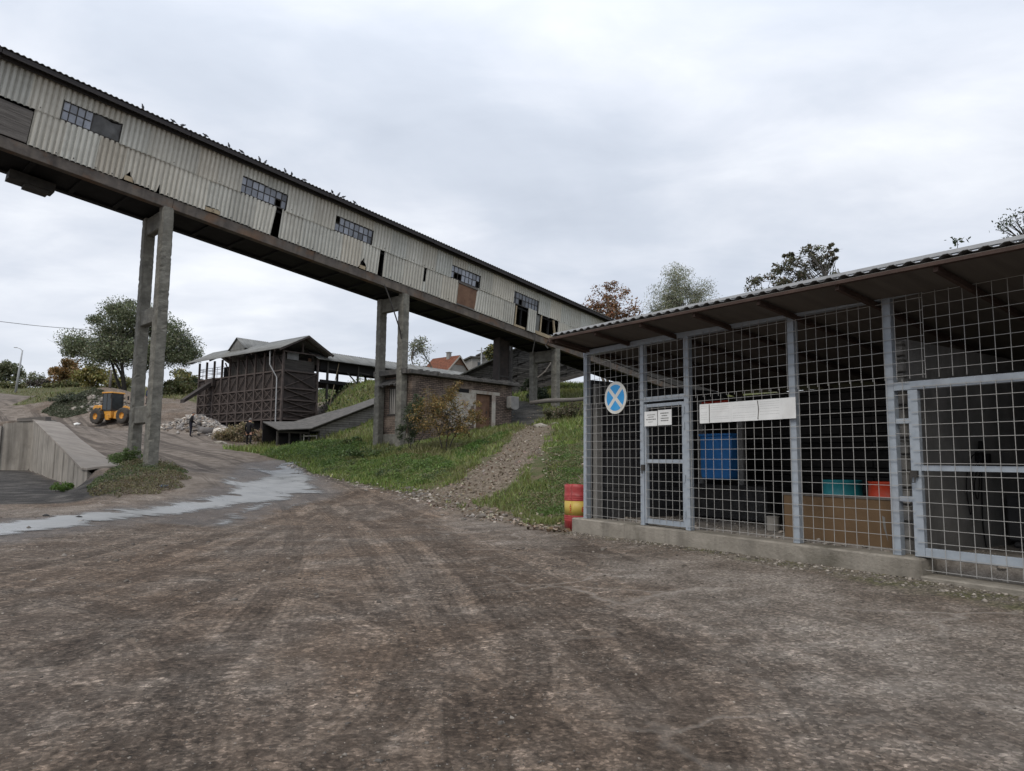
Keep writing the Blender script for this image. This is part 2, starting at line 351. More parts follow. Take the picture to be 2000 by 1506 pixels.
def groundmat():
    m, t = newmat('ground')
    pos = t.n('ShaderNodeTexCoord').outputs['Object']
    A = lambda k: t.n('ShaderNodeAttribute', attribute_name=k).outputs['Fac']
    nz = lambda s, d=5., r=.6, di=0.: t.noise(pos, s, d, r, di)
    n_fine = nz(38, 4, .7); n_mid = nz(4.5, 6, .62, .4); n_big = nz(.33, 5, .55, .6); n_edge = nz(1.6, 5, .65); n_grit = nz(110, 3, .75)
    # packed, oil-dark yard surface with grey grit showing through
    n_ms = t.noise(pos, 1.25, 12, .74, .25)
    base = t.ramp(n_ms, [(.34, (.090, .071, .057)), (.45, (.116, .093, .075)), (.53, (.142, .117, .096)), (.61, (.178, .150, .126)), (.72, (.235, .204, .175))])
    brown = t.ramp(n_ms, [(.34, (.078, .055, .039)), (.5, (.118, .087, .064)), (.68, (.175, .136, .106))])
    base = t.mix(t.mapr(n_big, .40, .60, 0, .85), base, brown)
    gv = t.n('ShaderNodeTexVoronoi', {'Vector': pos, 'Scale': 42.}, feature='F1')
    gval = t.n('ShaderNodeSeparateColor', {0: gv.outputs[1]}).outputs[0]
    gv2 = t.n('ShaderNodeTexVoronoi', {'Vector': pos, 'Scale': 15.}, feature='F1')
    gval2 = t.n('ShaderNodeSeparateColor', {0: gv2.outputs[1]}).outputs[0]
    rag = t.noise(pos, 11., 8, .82)
    base = t.mix(.62, base, t.ramp(rag, [(.36, .42), (.47, .85), (.53, 1.08), (.64, 1.9)]), 'MULTIPLY')
    base = t.mix(t.mapr(nz(.8, 4), .35, .65, .3, .8), base, t.mix(1., base, t.ramp(gval, [(.0, .5), (.55, .92), (.8, 1.3), (1., 2.4)]), 'MULTIPLY'))
    base = t.mix(.45, base, t.mix(1., base, t.ramp(gval2, [(.0, .55), (.5, .95), (.85, 1.2), (1., 2.2)]), 'MULTIPLY'))
    base = t.mix(.6, base, t.ramp(n_fine, [(.3, .6), (.5, .95), (.70, 1.5)]), 'MULTIPLY')
    # broad smears where vehicles turn
    for la, ru, s, kk in (('tA', 'sA', 1., .55), ('tB', 'sB', 5., .55), ('tC', 'sC', 9., .55)):
        v1 = t.n('ShaderNodeCombineXYZ', {0: A(la), 1: t.m('MULTIPLY', A(ru), .05), 2: s}).outputs[0]
        v2 = t.n('ShaderNodeCombineXYZ', {0: t.m('MULTIPLY', A(la), 4.5), 1: t.m('MULTIPLY', A(ru), .12), 2: s+3.}).outputs[0]
        a = t.m('ADD', t.m('MULTIPLY', t.noise(v1, 1.7, 3, .5, .15), .5), t.m('MULTIPLY', t.noise(v2, 2., 6, .7, .1), .5))
        fd = t.m('MULTIPLY', t.mapr(t.m('ABSOLUTE', A(la)), 2.4, 5.0, 1, 0, True), t.mapr(nz(.55, 4, .6, .5), .36, .56, .15, 1.))
        base = t.mix(t.m('MULTIPLY', fd, t.mapr(a, .515, .60, 0, kk, True)), base, t.mix(1., base, (.58, .56, .545), 'MULTIPLY'))
        base = t.mix(t.m('MULTIPLY', fd, t.mapr(a, .47, .39, 0, .5, True)), base, t.mix(1., base, (1.4, 1.38, 1.36), 'MULTIPLY'))
    # single tyre tracks: a pressed dark band with tread lugs and a crumbled pale rim
    dn = t.m('ADD', A('trk'), t.m('MULTIPLY', t.m('SUBTRACT', t.noise(pos, 5., 5, .7), .5), .16))
    lug = t.noise(pos, 7., 6, .75)
    on = t.mapr(nz(.45, 4, .6, .6), .34, .50, .1, 1., True)
    wob_ = t.m('ADD', A('trk'), t.m('MULTIPLY', t.m('SUBTRACT', t.noise(pos, 1.3, 3, .5), .5), .09))
    rib = t.m('COSINE', t.m('MULTIPLY', wob_, 2*math.pi/.078))
    bandm = t.m('MULTIPLY', t.mapr(dn, .19, .145, 0, 1, True), on)
    base = t.mix(t.m('MULTIPLY', bandm, t.mapr(lug, .35, .65, .25, .9)), base, t.mix(1., base, (.60, .585, .57), 'MULTIPLY'))
    ribm = t.m('MULTIPLY', t.mapr(A('trk'), .62, .30, 0, 1, True), t.mapr(nz(.9, 4, .6, .5), .42, .56, 0, 1., True))
    base = t.mix(t.m('MULTIPLY', ribm, t.mapr(rib, .2, .9, 0, .5)), base, t.mix(1., base, (.56, .545, .53), 'MULTIPLY'))
    base = t.mix(t.m('MULTIPLY', ribm, t.mapr(rib, -.4, -.9, 0, .22)), base, t.mix(1., base, (1.35, 1.33, 1.3), 'MULTIPLY'))
    rim = t.m('MULTIPLY', t.m('MULTIPLY', t.mapr(dn, .19, .23, 0, 1, True), t.mapr(dn, .36, .26, 0, 1, True)), on)
    base = t.mix(t.m('MULTIPLY', rim, .4), base, t.mix(1., base, (1.45, 1.43, 1.4), 'MULTIPLY'))
    # cracks filled with pale dust
    cvx = t.n('ShaderNodeVectorMath', {0: pos, 1: t.n('ShaderNodeVectorMath', {0: t.n('ShaderNodeTexNoise', {'Vector': pos, 'Scale': 1.1, 'Detail': 5.}).outputs[1], 1: (1.1, 1.1, 0)}, operation='MULTIPLY').outputs[0]}, operation='ADD').outputs[0]
    vor = t.n('ShaderNodeTexVoronoi', {'Vector': cvx, 'Scale': .55}, feature='DISTANCE_TO_EDGE').outputs[0]
    crk = t.m('MULTIPLY', t.mapr(vor, .0, .022, 1, 0), t.mapr(n_big, .44, .52, 0, 1.))
    base = t.mix(t.m('MULTIPLY', crk, t.mapr(A('pale'), -2., .5, 0, 1)), base, (.30, .265, .23))
    vor2 = t.n('ShaderNodeTexVoronoi', {'Vector': pos, 'Scale': 22.}, feature='F1')
    peb = t.m('MULTIPLY', t.mapr(vor2.outputs[0], .06, .16, 1, 0), t.mapr(t.n('ShaderNodeSeparateColor', {0: vor2.outputs[1]}).outputs[0], .86, .9, 0, 1))
    base = t.mix(t.m('MULTIPLY', peb, .8), base, (.30, .28, .25))
    def lay(c, key, colr, width=.18, amp=1.2, mx=1., off=0.):
        s = t.m('ADD', A(key), t.m('MULTIPLY', t.m('SUBTRACT', n_edge, .5), amp))
        return t.mix(t.mapr(s, off-width, off+width, 0, mx, True), c, colr)
    g2 = lambda lo, hi: t.mix(.7, t.ramp(n_mid, [(.3, lo), (.7, hi)]), t.ramp(n_fine, [(.28, .55), (.72, 1.4)]), 'MULTIPLY')
    pale = t.mix(.75, base, t.mix(.75, t.ramp(n_ms, [(.35, (.125, .106, .088)), (.5, (.215, .187, .16)), (.66, (.33, .297, .26))]), t.ramp(gval, [(.0, .5), (.6, 1.), (1., 1.9)]), 'MULTIPLY'))
    c = lay(base, 'pale', pale, 1.2, 3.2, .9)
    road = t.mix(.7, t.ramp(n_ms, [(.36, (.085, .069, .057)), (.5, (.155, .13, .109)), (.66, (.23, .197, .168))]), t.ramp(n_fine, [(.28, .6), (.72, 1.35)]), 'MULTIPLY')
    rv = t.n('ShaderNodeCombineXYZ', {0: A('tR'), 1: t.m('MULTIPLY', A('sR'), .05), 2: 3.}).outputs[0]
    road = t.mix(t.mapr(t.noise(rv, 1.5, 5, .62), .48, .6, 0, .85, True), road, (.062, .05, .042))
    c = lay(c, 'road', road, 1.6, 3., .95)
    soil = t.mix(t.mapr(nz(2.3), .42, .62), (.055, .068, .022), (.105, .085, .05))
    soil = t.mix(.7, soil, t.ramp(n_fine, [(.28, .5), (.72, 1.5)]), 'MULTIPLY')
    c = lay(c, 'grass', soil, .15, 1.3)
    grav = t.mix(.8, t.ramp(nz(9., 6, .7), [(.3, (.068, .051, .038)), (.5, (.145, .115, .088)), (.72, (.29, .247, .20))]), t.ramp(n_fine, [(.28, .6), (.72, 1.35)]), 'MULTIPLY')
    c = lay(c, 'coal', t.mix(.9, t.ramp(n_ms, [(.36, (.016, .0155, .0155)), (.5, (.04, .038, .036)), (.66, (.105, .098, .09))]), t.ramp(n_fine, [(.28, .6), (.72, 1.4)]), 'MULTIPLY'), .4, 1.6, .95)
    c = lay(c, 'gravel', grav, .35, 2.0, .9)
    c = lay(c, 'moss', t.mix(.8, t.mix(t.mapr(nz(3.), .45, .6), (.16, .14, .11), (.10, .10, .05)), t.ramp(gval, [(.0, .45), (.6, 1.), (1., 2.1)]), 'MULTIPLY'), .2, .9, .85)
    c = lay(c, 'wet', t.mix(.5, base, (.045, .042, .04)), .5, .9, .75)
    wet = t.mapr(t.m('ADD', A('wet'), t.m('MULTIPLY', t.m('SUBTRACT', n_edge, .5), 1.2)), -.5, .5, 0, 1, True)
    rough = t.mapr(wet, 0, 1, .93, .5)
    h = t.m('ADD', t.m('ADD', t.m('MULTIPLY', bandm, -.5), t.m('MULTIPLY', rag, 1.3)), t.m('MULTIPLY', n_fine, .6)) if True else t.m('ADD', t.m('MULTIPLY', n_fine, .6), t.m('ADD', t.m('MULTIPLY', n_mid, 1.2), t.m('MULTIPLY', n_grit, .25)))
    nm = t.n('ShaderNodeBump', {'Strength': .8, 'Distance': .03, 'Height': h}).outputs[0]
    principled(t, c, rough, .2, 0., nm)
groundmat()
def watermat():
    m, t = newmat('muddy_water')
    pos = t.n('ShaderNodeTexCoord').outputs['Object']
    n = t.noise(pos, .9, 5, .6, .6)
    c = t.ramp(n, [(.3, (.17, .172, .17)), (.7, (.275, .278, .275))])
    nm = t.n('ShaderNodeBump', {'Strength': .25, 'Distance': .01, 'Height': t.noise(t.scale(pos, (1, 1, 1)), 6., 4)}).outputs[0]
    b = principled(t, c, t.mapr(n, .35, .65, .22, .55), .2, 0., nm)
    e = t.m('ADD', t.n('ShaderNodeAttribute', attribute_name='edge').outputs['Fac'], t.m('MULTIPLY', t.m('SUBTRACT', t.noise(t.scale(pos, (.8, 2.2, 1)), 1.6, 8, .72, .4), .5), 1.5))
    f = t.mapr(e, -.05, .42, 0, 1, True)
    ms_ = t.n('ShaderNodeMixShader', {0: f, 1: t.n('ShaderNodeBsdfTransparent').outputs[0], 2: b.outputs[0]})
    out = [q for q in t.t.nodes if q.type == 'OUTPUT_MATERIAL'][0]; t.t.links.new(ms_.outputs[0], out.inputs[0])
watermat()

# ------------------------------------------------------------------ mesh building
def boxuv(me):
    nv = len(me.vertices); co = np.empty(nv*3); me.vertices.foreach_get('co', co); co = co.reshape(-1, 3)
    nl = len(me.loops); li = np.empty(nl, int); me.loops.foreach_get('vertex_index', li)
    npoly = len(me.polygons); ls = np.empty(npoly, int); lt = np.empty(npoly, int)
    me.polygons.foreach_get('loop_start', ls); me.polygons.foreach_get('loop_total', lt)
    nr = np.empty(npoly*3); me.polygons.foreach_get('normal', nr); nr = np.abs(nr.reshape(-1, 3))
    ax = np.repeat(np.argmax(nr, 1), lt)
    P = co[li]; uv = np.zeros((nl, 2)); a = ax
    for k, (i, j) in enumerate(((1, 2), (0, 2), (0, 1))):
        s = a == k; uv[s, 0] = P[s, i]; uv[s, 1] = P[s, j]
    l = me.uv_layers.new(name='UVMap'); l.data.foreach_set('uv', uv.ravel())

class MB:
    def __init__(s): s.v = []; s.f = []; s.m = []; s.c = []
    def add(s, V, F, mi=0, c=None):
        o = len(s.v); s.v.extend([tuple(map(float, q)) for q in V]); s.f.extend([tuple(i+o for i in f) for f in F]); s.m.extend([mi]*len(F)); s.c.extend([c or (1, 1, 1)]*len(V)); return s
    def box(s, a, b, mi=0, c=None):
        x0, y0, z0 = a; x1, y1, z1 = b
        return s.hexa([(x0, y0, z0), (x1, y0, z0), (x1, y1, z0), (x0, y1, z0), (x0, y0, z1), (x1, y0, z1), (x1, y1, z1), (x0, y1, z1)], mi, c)
    def hexa(s, V, mi=0, c=None):
        return s.add(V, [(0, 3, 2, 1), (4, 5, 6, 7), (0, 1, 5, 4), (1, 2, 6, 5), (2, 3, 7, 6), (3, 0, 4, 7)], mi, c)
    def bar(s, p, q, w=.05, h=None, up=(0, 0, 1), mi=0, c=None):
        p = np.asarray(p, float); q = np.asarray(q, float); h = h or w; d = q-p; d = d/np.linalg.norm(d)
        x = np.cross(d, up);
        if np.linalg.norm(x) < 1e-4: x = np.cross(d, (1, 0, 0))
        x = x/np.linalg.norm(x); y = np.cross(x, d); x = x*w/2; y = y*h/2
        return s.hexa([p-x-y, p+x-y, p+x+y, p-x+y, q-x-y, q+x-y, q+x+y, q-x+y], mi, c)
    def tube(s, pts, r, n=8, mi=0, cap=True, c=None):
        pts = np.asarray(pts, float); k = len(pts); r = np.broadcast_to(r, (k,)); V = []; F = []
        ref = None
        for i in range(k):
            d = pts[min(i+1, k-1)]-pts[max(i-1, 0)]; d = d/(np.linalg.norm(d)+1e-12)
            if ref is None: ref = np.cross(d, (0, 0, 1)) if abs(d[2]) < .9 else np.cross(d, (1, 0, 0))
            x = ref-d*(ref@d); x = x/(np.linalg.norm(x)+1e-12); ref = x; y = np.cross(d, x)
            for j in range(n):
                a = 2*math.pi*j/n; V.append(pts[i]+r[i]*(math.cos(a)*x+math.sin(a)*y))
        for i in range(k-1):
            for j in range(n): F.append((i*n+j, i*n+(j+1) % n, (i+1)*n+(j+1) % n, (i+1)*n+j))
        if cap: F.append(tuple(range(n))[::-1]); F.append(tuple((k-1)*n+j for j in range(n)))
        return s.add(V, F, mi, c)
    def prism(s, poly, ext, mi=0, c=None):
        a = [np.asarray(p, float) for p in poly]; b = [p+np.asarray(ext, float) for p in a]; n = len(a)
        return s.add(a+b, [tuple(range(n))[::-1], tuple(range(n, 2*n))]+[(i, (i+1) % n, n+(i+1) % n, n+i) for i in range(n)], mi, c)
    def quad(s, a, b, c_, d, mi=0, c=None): return s.add([a, b, c_, d], [(0, 1, 2, 3)], mi, c)
    def grid(s, P, mi=0, c=None):
        """P: array (m, n, 3)"""
        m, n = P.shape[:2]; idx = np.arange(m*n).reshape(m, n)
        F = np.stack([idx[:-1, :-1], idx[:-1, 1:], idx[1:, 1:], idx[1:, :-1]], -1).reshape(-1, 4)
        return s.add(P.reshape(-1, 3), F.tolist(), mi, c)
    def lathe(s, prof, n=24, o=(0, 0, 0), mi=0, a0=0., c=None):
        """prof: (r, z) list, axis z"""
        V = []; F = []; k = len(prof)
        for r, z in prof:
            for j in range(n):
                a = a0+2*math.pi*j/n; V.append((o[0]+r*math.cos(a), o[1]+r*math.sin(a), o[2]+z))
        for i in range(k-1):
            for j in range(n): F.append((i*n+j, i*n+(j+1) % n, (i+1)*n+(j+1) % n, (i+1)*n+j))
        return s.add(V, F, mi, c)
    def build(s, name, mats, parent=None, bevel=0., smooth=False, thick=0., uv=True):
        me = bpy.data.meshes.new(name); me.from_pydata(s.v, [], s.f); me.validate(clean_customdata=False)
        for m in ([mats] if isinstance(mats, str) else mats): me.materials.append(MATS[m])
        if len(me.polygons) == len(s.m): me.polygons.foreach_set('material_index', s.m)
        ca = me.attributes.new('Col', 'FLOAT_COLOR', 'POINT')
        if len(s.c) == len(me.vertices): ca.data.foreach_set('color', np.c_[np.array(s.c, float), np.ones(len(s.c))].ravel())
        if smooth: me.polygons.foreach_set('use_smooth', [True]*len(me.polygons))
        if uv: boxuv(me)
        o = bpy.data.objects.new(name, me); col.objects.link(o)
        if parent is not None: o.parent = parent
        if thick:
            md = o.modifiers.new('thick', 'SOLIDIFY'); md.thickness = thick; md.offset = 0
        if bevel:
            md = o.modifiers.new('edge', 'BEVEL'); md.width = bevel; md.segments = 1; md.limit_method = 'ANGLE'; md.angle_limit = rad(40)
        return o
def tag(o, label=None, cat=None, group=None, kind=None):
    if label: o['label'] = label
    if cat: o['category'] = cat
    if group: o['group'] = group
    if kind: o['kind'] = kind
    return o
def thing(name, label, cat, loc=(0, 0, 0), rotz=0., group=None, mat=None):
    o = bpy.data.objects.new(name, None); col.objects.link(o); o.empty_display_size = .3
    if mat is not None: o.matrix_world = mat
    else: o.location = [float(q) for q in loc]; o.rotation_euler = (0, 0, rotz)
    return tag(o, label, cat, group)
def copy_tree(o, parent=None):
    c = o.copy(); col.objects.link(c); c.parent = parent
    for ch in list(o.children): copy_tree(ch, c)
    return c
def npmesh(name, V, F, mat, colr=None, parent=None, smooth=False):
    """mesh from numpy arrays; all faces the same size"""
    me = bpy.data.meshes.new(name); k = F.shape[1]
    me.vertices.add(len(V)); me.vertices.foreach_set('co', np.ascontiguousarray(V, dtype=np.float32).ravel())
    me.loops.add(F.size); me.loops.foreach_set('vertex_index', F.ravel().astype(np.int32))
    me.polygons.add(len(F)); me.polygons.foreach_set('loop_start', np.arange(len(F), dtype=np.int32)*k)
    me.update(calc_edges=True); me.materials.append(MATS[mat])
    if colr is not None:
        ca = me.attributes.new('Col', 'FLOAT_COLOR', 'POINT'); ca.data.foreach_set('color', np.c_[colr, np.ones(len(colr))].astype(np.float32).ravel())
    if smooth: me.polygons.foreach_set('use_smooth', np.ones(len(F), bool))
    o = bpy.data.objects.new(name, me); col.objects.link(o)
    if parent is not None: o.parent = parent
    return o

# ================================================================== GROUND
def gpl(pts): return np.array([gp(*q) for q in pts])
road_edge = [(508, 887), (535, 896), (562, 905), (600, 922), (660, 937), (740, 952), (800, 963)]
edge2 = [(830, 972), (900, 994), (990, 1017), (1095, 1034)]
E1 = gpl(road_edge + edge2)[:, :2]
far_side = np.array([(1.7, 14.4), (4.6, 16.6), (6.5, 15.5), (12, 8), (40, 8), (60, 60), (30, 74), (-14, 74), (-16, 60), (-15, 52), (-17, 47), (-17.5, 43)])
POLY = {}
POLY['grass'] = [np.vstack([E1, far_side]),
                 np.array([(-500, 121), (-75, 121), (-66, 112), (-58, 100), (-60, 90), (-57, 80), (-50, 83), (-46, 82), (-38, 82), (-33, 76), (-10, 76), (0, 60), (500, 60), (500, 900), (-500, 900)]),
                 gpl([(225, 893), (262, 885), (285, 905), (262, 912), (215, 908)])[:, :2]]
POLY['gravel'] = [gpl([(795, 966), (860, 952), (895, 944), (940, 910), (985, 866), (1022, 832), (1078, 832), (1068, 868), (1030, 915), (985, 955), (950, 980), (1010, 1012), (1090, 1036), (1000, 1026), (900, 1002)])[:, :2],
                  np.array([(-48.5, 76), (-44, 75), (-41, 77), (-42, 80), (-46, 79)])]
POLY['coal'] = [np.vstack([gpl([(-40, 985), (150, 980), (230, 958), (215, 935)])[:, :2], [W0, W1, (-60, 40), (-60, 24)]]), gpl([(985, 832), (1040, 832), (1070, 815), (1060, 795), (1010, 780), (985, 800)])[:, :2]]
POLY['road'] = [np.vstack([gpl([(640, 955), (590, 925), (520, 898), (430, 872)])[:, :2], [(-20, 56), (-34, 68), (-55, 79), (-60, 90), (-68, 122), (-140, 125), (-120, 90), (-60, 47)], [W1, W0], gpl([(330, 950), (420, 985)])[:, :2]])]
POLY['pale'] = [gpl([(1250, 1085), (1500, 1085), (1800, 1160), (2100, 1220), (2300, 1500), (1700, 1400), (1450, 1230), (1150, 1110)])[:, :2], gpl([(900, 1012), (1020, 1030), (1110, 1050), (1060, 1060), (960, 1035)])[:, :2],
                gpl([(0, 1000), (200, 985), (330, 962), (400, 935), (440, 950), (330, 975), (100, 1005)])[:, :2]]
POLY['wet'] = [gpl([(-90, 1025), (150, 1000), (330, 975), (420, 950), (470, 905), (560, 895), (620, 920), (670, 968), (560, 992), (440, 1030), (300, 1022), (0, 1065), (-90, 1075)])[:, :2]]
CA = np.array([1.45, 13.6]); CE = np.array([.5446, -.8387]); CI = np.array([.8387, .5446])   # cage corner, along the front, inwards
def cg(s, d, z): return (CA[0]+CE[0]*s+CI[0]*d, CA[1]+CE[1]*s+CI[1]*d, z)
POLY['moss'] = [np.array([cg(-.3, -.15, 0)[:2], cg(6.3, -.15, 0)[:2], cg(10, -.1, 0)[:2], cg(10, -.9, 0)[:2], cg(7, -.85, 0)[:2], cg(5, -.55, 0)[:2], cg(2, -.3, 0)[:2], cg(-.4, -.4, 0)[:2]])]
LINES = {'A': [(1050, 1500), (900, 1310), (770, 1150), (680, 1030), (610, 965), (520, 925), (420, 893), (330, 866), (260, 850)],
         'B': [(-250, 1215), (0, 1150), (200, 1105), (400, 1050), (540, 1005), (660, 965)],
         'C': [(2050, 1450), (1650, 1300), (1330, 1180), (1120, 1085), (960, 1022), (820, 985), (700, 960)],
         'R': [(660, 965), (520, 915), (400, 885), (250, 850), (110, 812), (40, 778)]}
TRK_PX = [[(1290, 1520), (1300, 1400), (1270, 1290), (1170, 1190), (1040, 1105), (890, 1035), (770, 985), (670, 955)],
  [(1010, 1520), (1060, 1380), (1030, 1250), (930, 1150), (820, 1070), (730, 1010), (660, 968), (580, 935), (500, 912)],
  [(2050, 1400), (1700, 1290), (1400, 1210), (1200, 1145), (1060, 1085), (930, 1035), (820, 1000), (720, 970)],
  [(-150, 1190), (60, 1140), (280, 1090), (450, 1035), (580, 985), (660, 960)],
  [(-150, 1290), (150, 1190), (380, 1110), (540, 1040), (650, 985)],
  [(560, 1520), (640, 1340), (690, 1180), (680, 1070), (630, 1000), (560, 950), (480, 918), (400, 893), (320, 868)],
  [(1700, 1520), (1560, 1380), (1380, 1270), (1230, 1180), (1100, 1105)],
  [(1500, 1110), (1330, 1090), (1180, 1065), (1030, 1030), (900, 1000), (790, 975)],
  [(760, 1520), (690, 1400), (640, 1290), (500, 1200), (300, 1150), (60, 1120)]]
LN = {k: smooth_line(gpl(v)[:, :2]) for k, v in LINES.items()}

def ground():
    th = np.r_[np.arange(-62, 62.01, .26), np.arange(66, 296, 6.)]
    th = np.radians(th); r = [.25]
    while r[-1] < 1500: r.append(r[-1]*(1.013 if r[-1] < 130 else 1.06)+.004)
    r = np.array(r); T, Rr = np.meshgrid(th, r); X = Rr*np.sin(T); Y = Rr*np.cos(T); x = X.ravel(); y = Y.ravel()
    z = terrain(x, y)
    # nothing pokes through the cage floor
    s = (x-CA[0])*CE[0]+(y-CA[1])*CE[1]; d = (x-CA[0])*CI[0]+(y-CA[1])*CI[1]
    z = np.where((s > -.2) & (s < 10) & (d > 0) & (d < 5.0), np.minimum(z, .33), z)
    V = np.c_[x, y, z]; nr, nt = X.shape; idx = np.arange(nr*nt).reshape(nr, nt); nx = np.roll(idx, -1, 1)
    F = np.stack([idx[:-1], idx[1:], nx[1:], nx[:-1]], -1).reshape(-1, 4)
    o = npmesh('ground', V, F[:, ::-1].copy(), 'ground', smooth=True)
    me = o.data
    for k, ps in POLY.items():
        sd = np.full(len(x), -9.)
        for p in ps: sd = np.maximum(sd, poly_sdf(x, y, p))
        me.attributes.new(k, 'FLOAT', 'POINT').data.foreach_set('value', np.clip(sd, -6, 6).astype(np.float32))
    for k, l in LN.items():
        la, ru = line_coords(x, y, l)
        me.attributes.new('t'+k, 'FLOAT', 'POINT').data.foreach_set('value', la.astype(np.float32))
        me.attributes.new('s'+k, 'FLOAT', 'POINT').data.foreach_set('value', ru.astype(np.float32))
    dmin = np.full(len(x), 9.); run = np.zeros(len(x)); near = np.hypot(x, y) < 60
    for l in TRK_PX:
        c = smooth_line(gpl(l)[:, :2]); tg = np.gradient(c, axis=0); tg /= np.linalg.norm(tg, axis=1)[:, None]; nn = np.c_[-tg[:, 1], tg[:, 0]]
        for off in (-.92, .92):
            la, ru = line_coords(x[near], y[near], c+nn*off); la = np.abs(la); k = la < dmin[near]; q = dmin[near]; q[k] = la[k]; dmin[near] = q; q = run[near]; q[k] = ru[k]; run[near] = q
    me.attributes.new('trk', 'FLOAT', 'POINT').data.foreach_set('value', np.clip(dmin, 0, 3).astype(np.float32)); me.attributes.new('trs', 'FLOAT', 'POINT').data.foreach_set('value', run.astype(np.float32))
    o['kind'] = 'structure'
ground()

def inpoly(key, x, y):
    sd = np.full(x.shape, -9.)
    for p in POLY[key]: sd = np.maximum(sd, poly_sdf(x, y, p))
    return sd
# ---- muddy water running over the road
def water():
    P1 = [(-90, 1030), (0, 1020), (120, 1007), (250, 993), (330, 982), (420, 964), (455, 951), (440, 938), (470, 941), (505, 938), (515, 926), (462, 913), (492, 914), (530, 917), (545, 905), (575, 899), (600, 904), (586, 914), (622, 934), (604, 942), (648, 966), (590, 966), (560, 978), (470, 986), (400, 1000), (300, 1009), (180, 1029), (0, 1051), (-90, 1062)]
    P2 = [(410, 1028), (455, 1000), (500, 984), (545, 980), (480, 1010), (440, 1027)]
    P3 = [(548, 1001), (556, 988), (590, 978), (600, 983), (575, 992), (566, 1002)]
    P4 = [(430, 948), (445, 930), (465, 935), (480, 950)]
    ps = [gpl(p)[:, :2] for p in (P1, P2, P3, P4)]
    allp = np.vstack(ps); x0, y0 = allp.min(0); x1, y1 = allp.max(0); st = .055
    gx = np.arange(x0, x1, st); gy = np.arange(y0, y1, st*1.3); X, Y = np.meshgrid(gx, gy); x = X.ravel(); y = Y.ravel()
    sd = np.full(x.shape, -9.)
    for p in ps: sd = np.maximum(sd, poly_sdf(x, y, p))
    sd = sd + .5*fbm(x*1.7, y*1.0, 3, 6) - .02
    isl = fbm(x*.6+y*.2, y*1.6-x*.35, 21, 5); sd = sd-np.clip((isl-.08)*4, 0, 1)
    ok = (sd > -.45).reshape(X.shape); idx = np.arange(X.size).reshape(X.shape)
    cell = ok[:-1, :-1] & ok[1:, :-1] & ok[:-1, 1:] & ok[1:, 1:]
    F = np.stack([idx[:-1, :-1][cell], idx[:-1, 1:][cell], idx[1:, 1:][cell], idx[1:, :-1][cell]], -1)
    z = terrain(x, y)+.014; u, inv = np.unique(F, return_inverse=True); V = np.c_[x, y, z][u]
    o = npmesh('water', V, inv.reshape(F.shape), 'muddy_water', smooth=True); o['kind'] = 'structure'; o.data.attributes.new('edge', 'FLOAT', 'POINT').data.foreach_set('value', sd[u].astype(np.float32))
water()

# ================================================================== FOLIAGE
def leafcloud(P, size, cols, rs, flat=0., asp=.5):
    """rhombic leaves at the points P"""
    n = len(P); a = rs.normal(size=(n, 3)); a[:, 2] *= (1-flat); a /= np.linalg.norm(a, axis=1)[:, None]
    b = rs.normal(size=(n, 3)); b[:, 2] *= (1-flat); b -= a*(a*b).sum(1)[:, None]; b /= np.linalg.norm(b, axis=1)[:, None]+1e-9
    s = size*(.6+.8*rs.rand(n))[:, None]
    V = np.stack([P-a*s, P-b*s*asp+a*s*.1, P+a*s, P+b*s*asp+a*s*.1], 1).reshape(-1, 3)
    F = np.arange(n*4).reshape(n, 4); C = np.repeat(cols, 4, 0)
    return V, F, C
def palette(n, cols, rs, jit=.22):
    c = np.array(cols)[rs.randint(0, len(cols), n)]; return np.clip(c*(1+jit*rs.normal(size=(n, 1)))*(1+.06*rs.normal(size=(n, 3))), .004, .9)
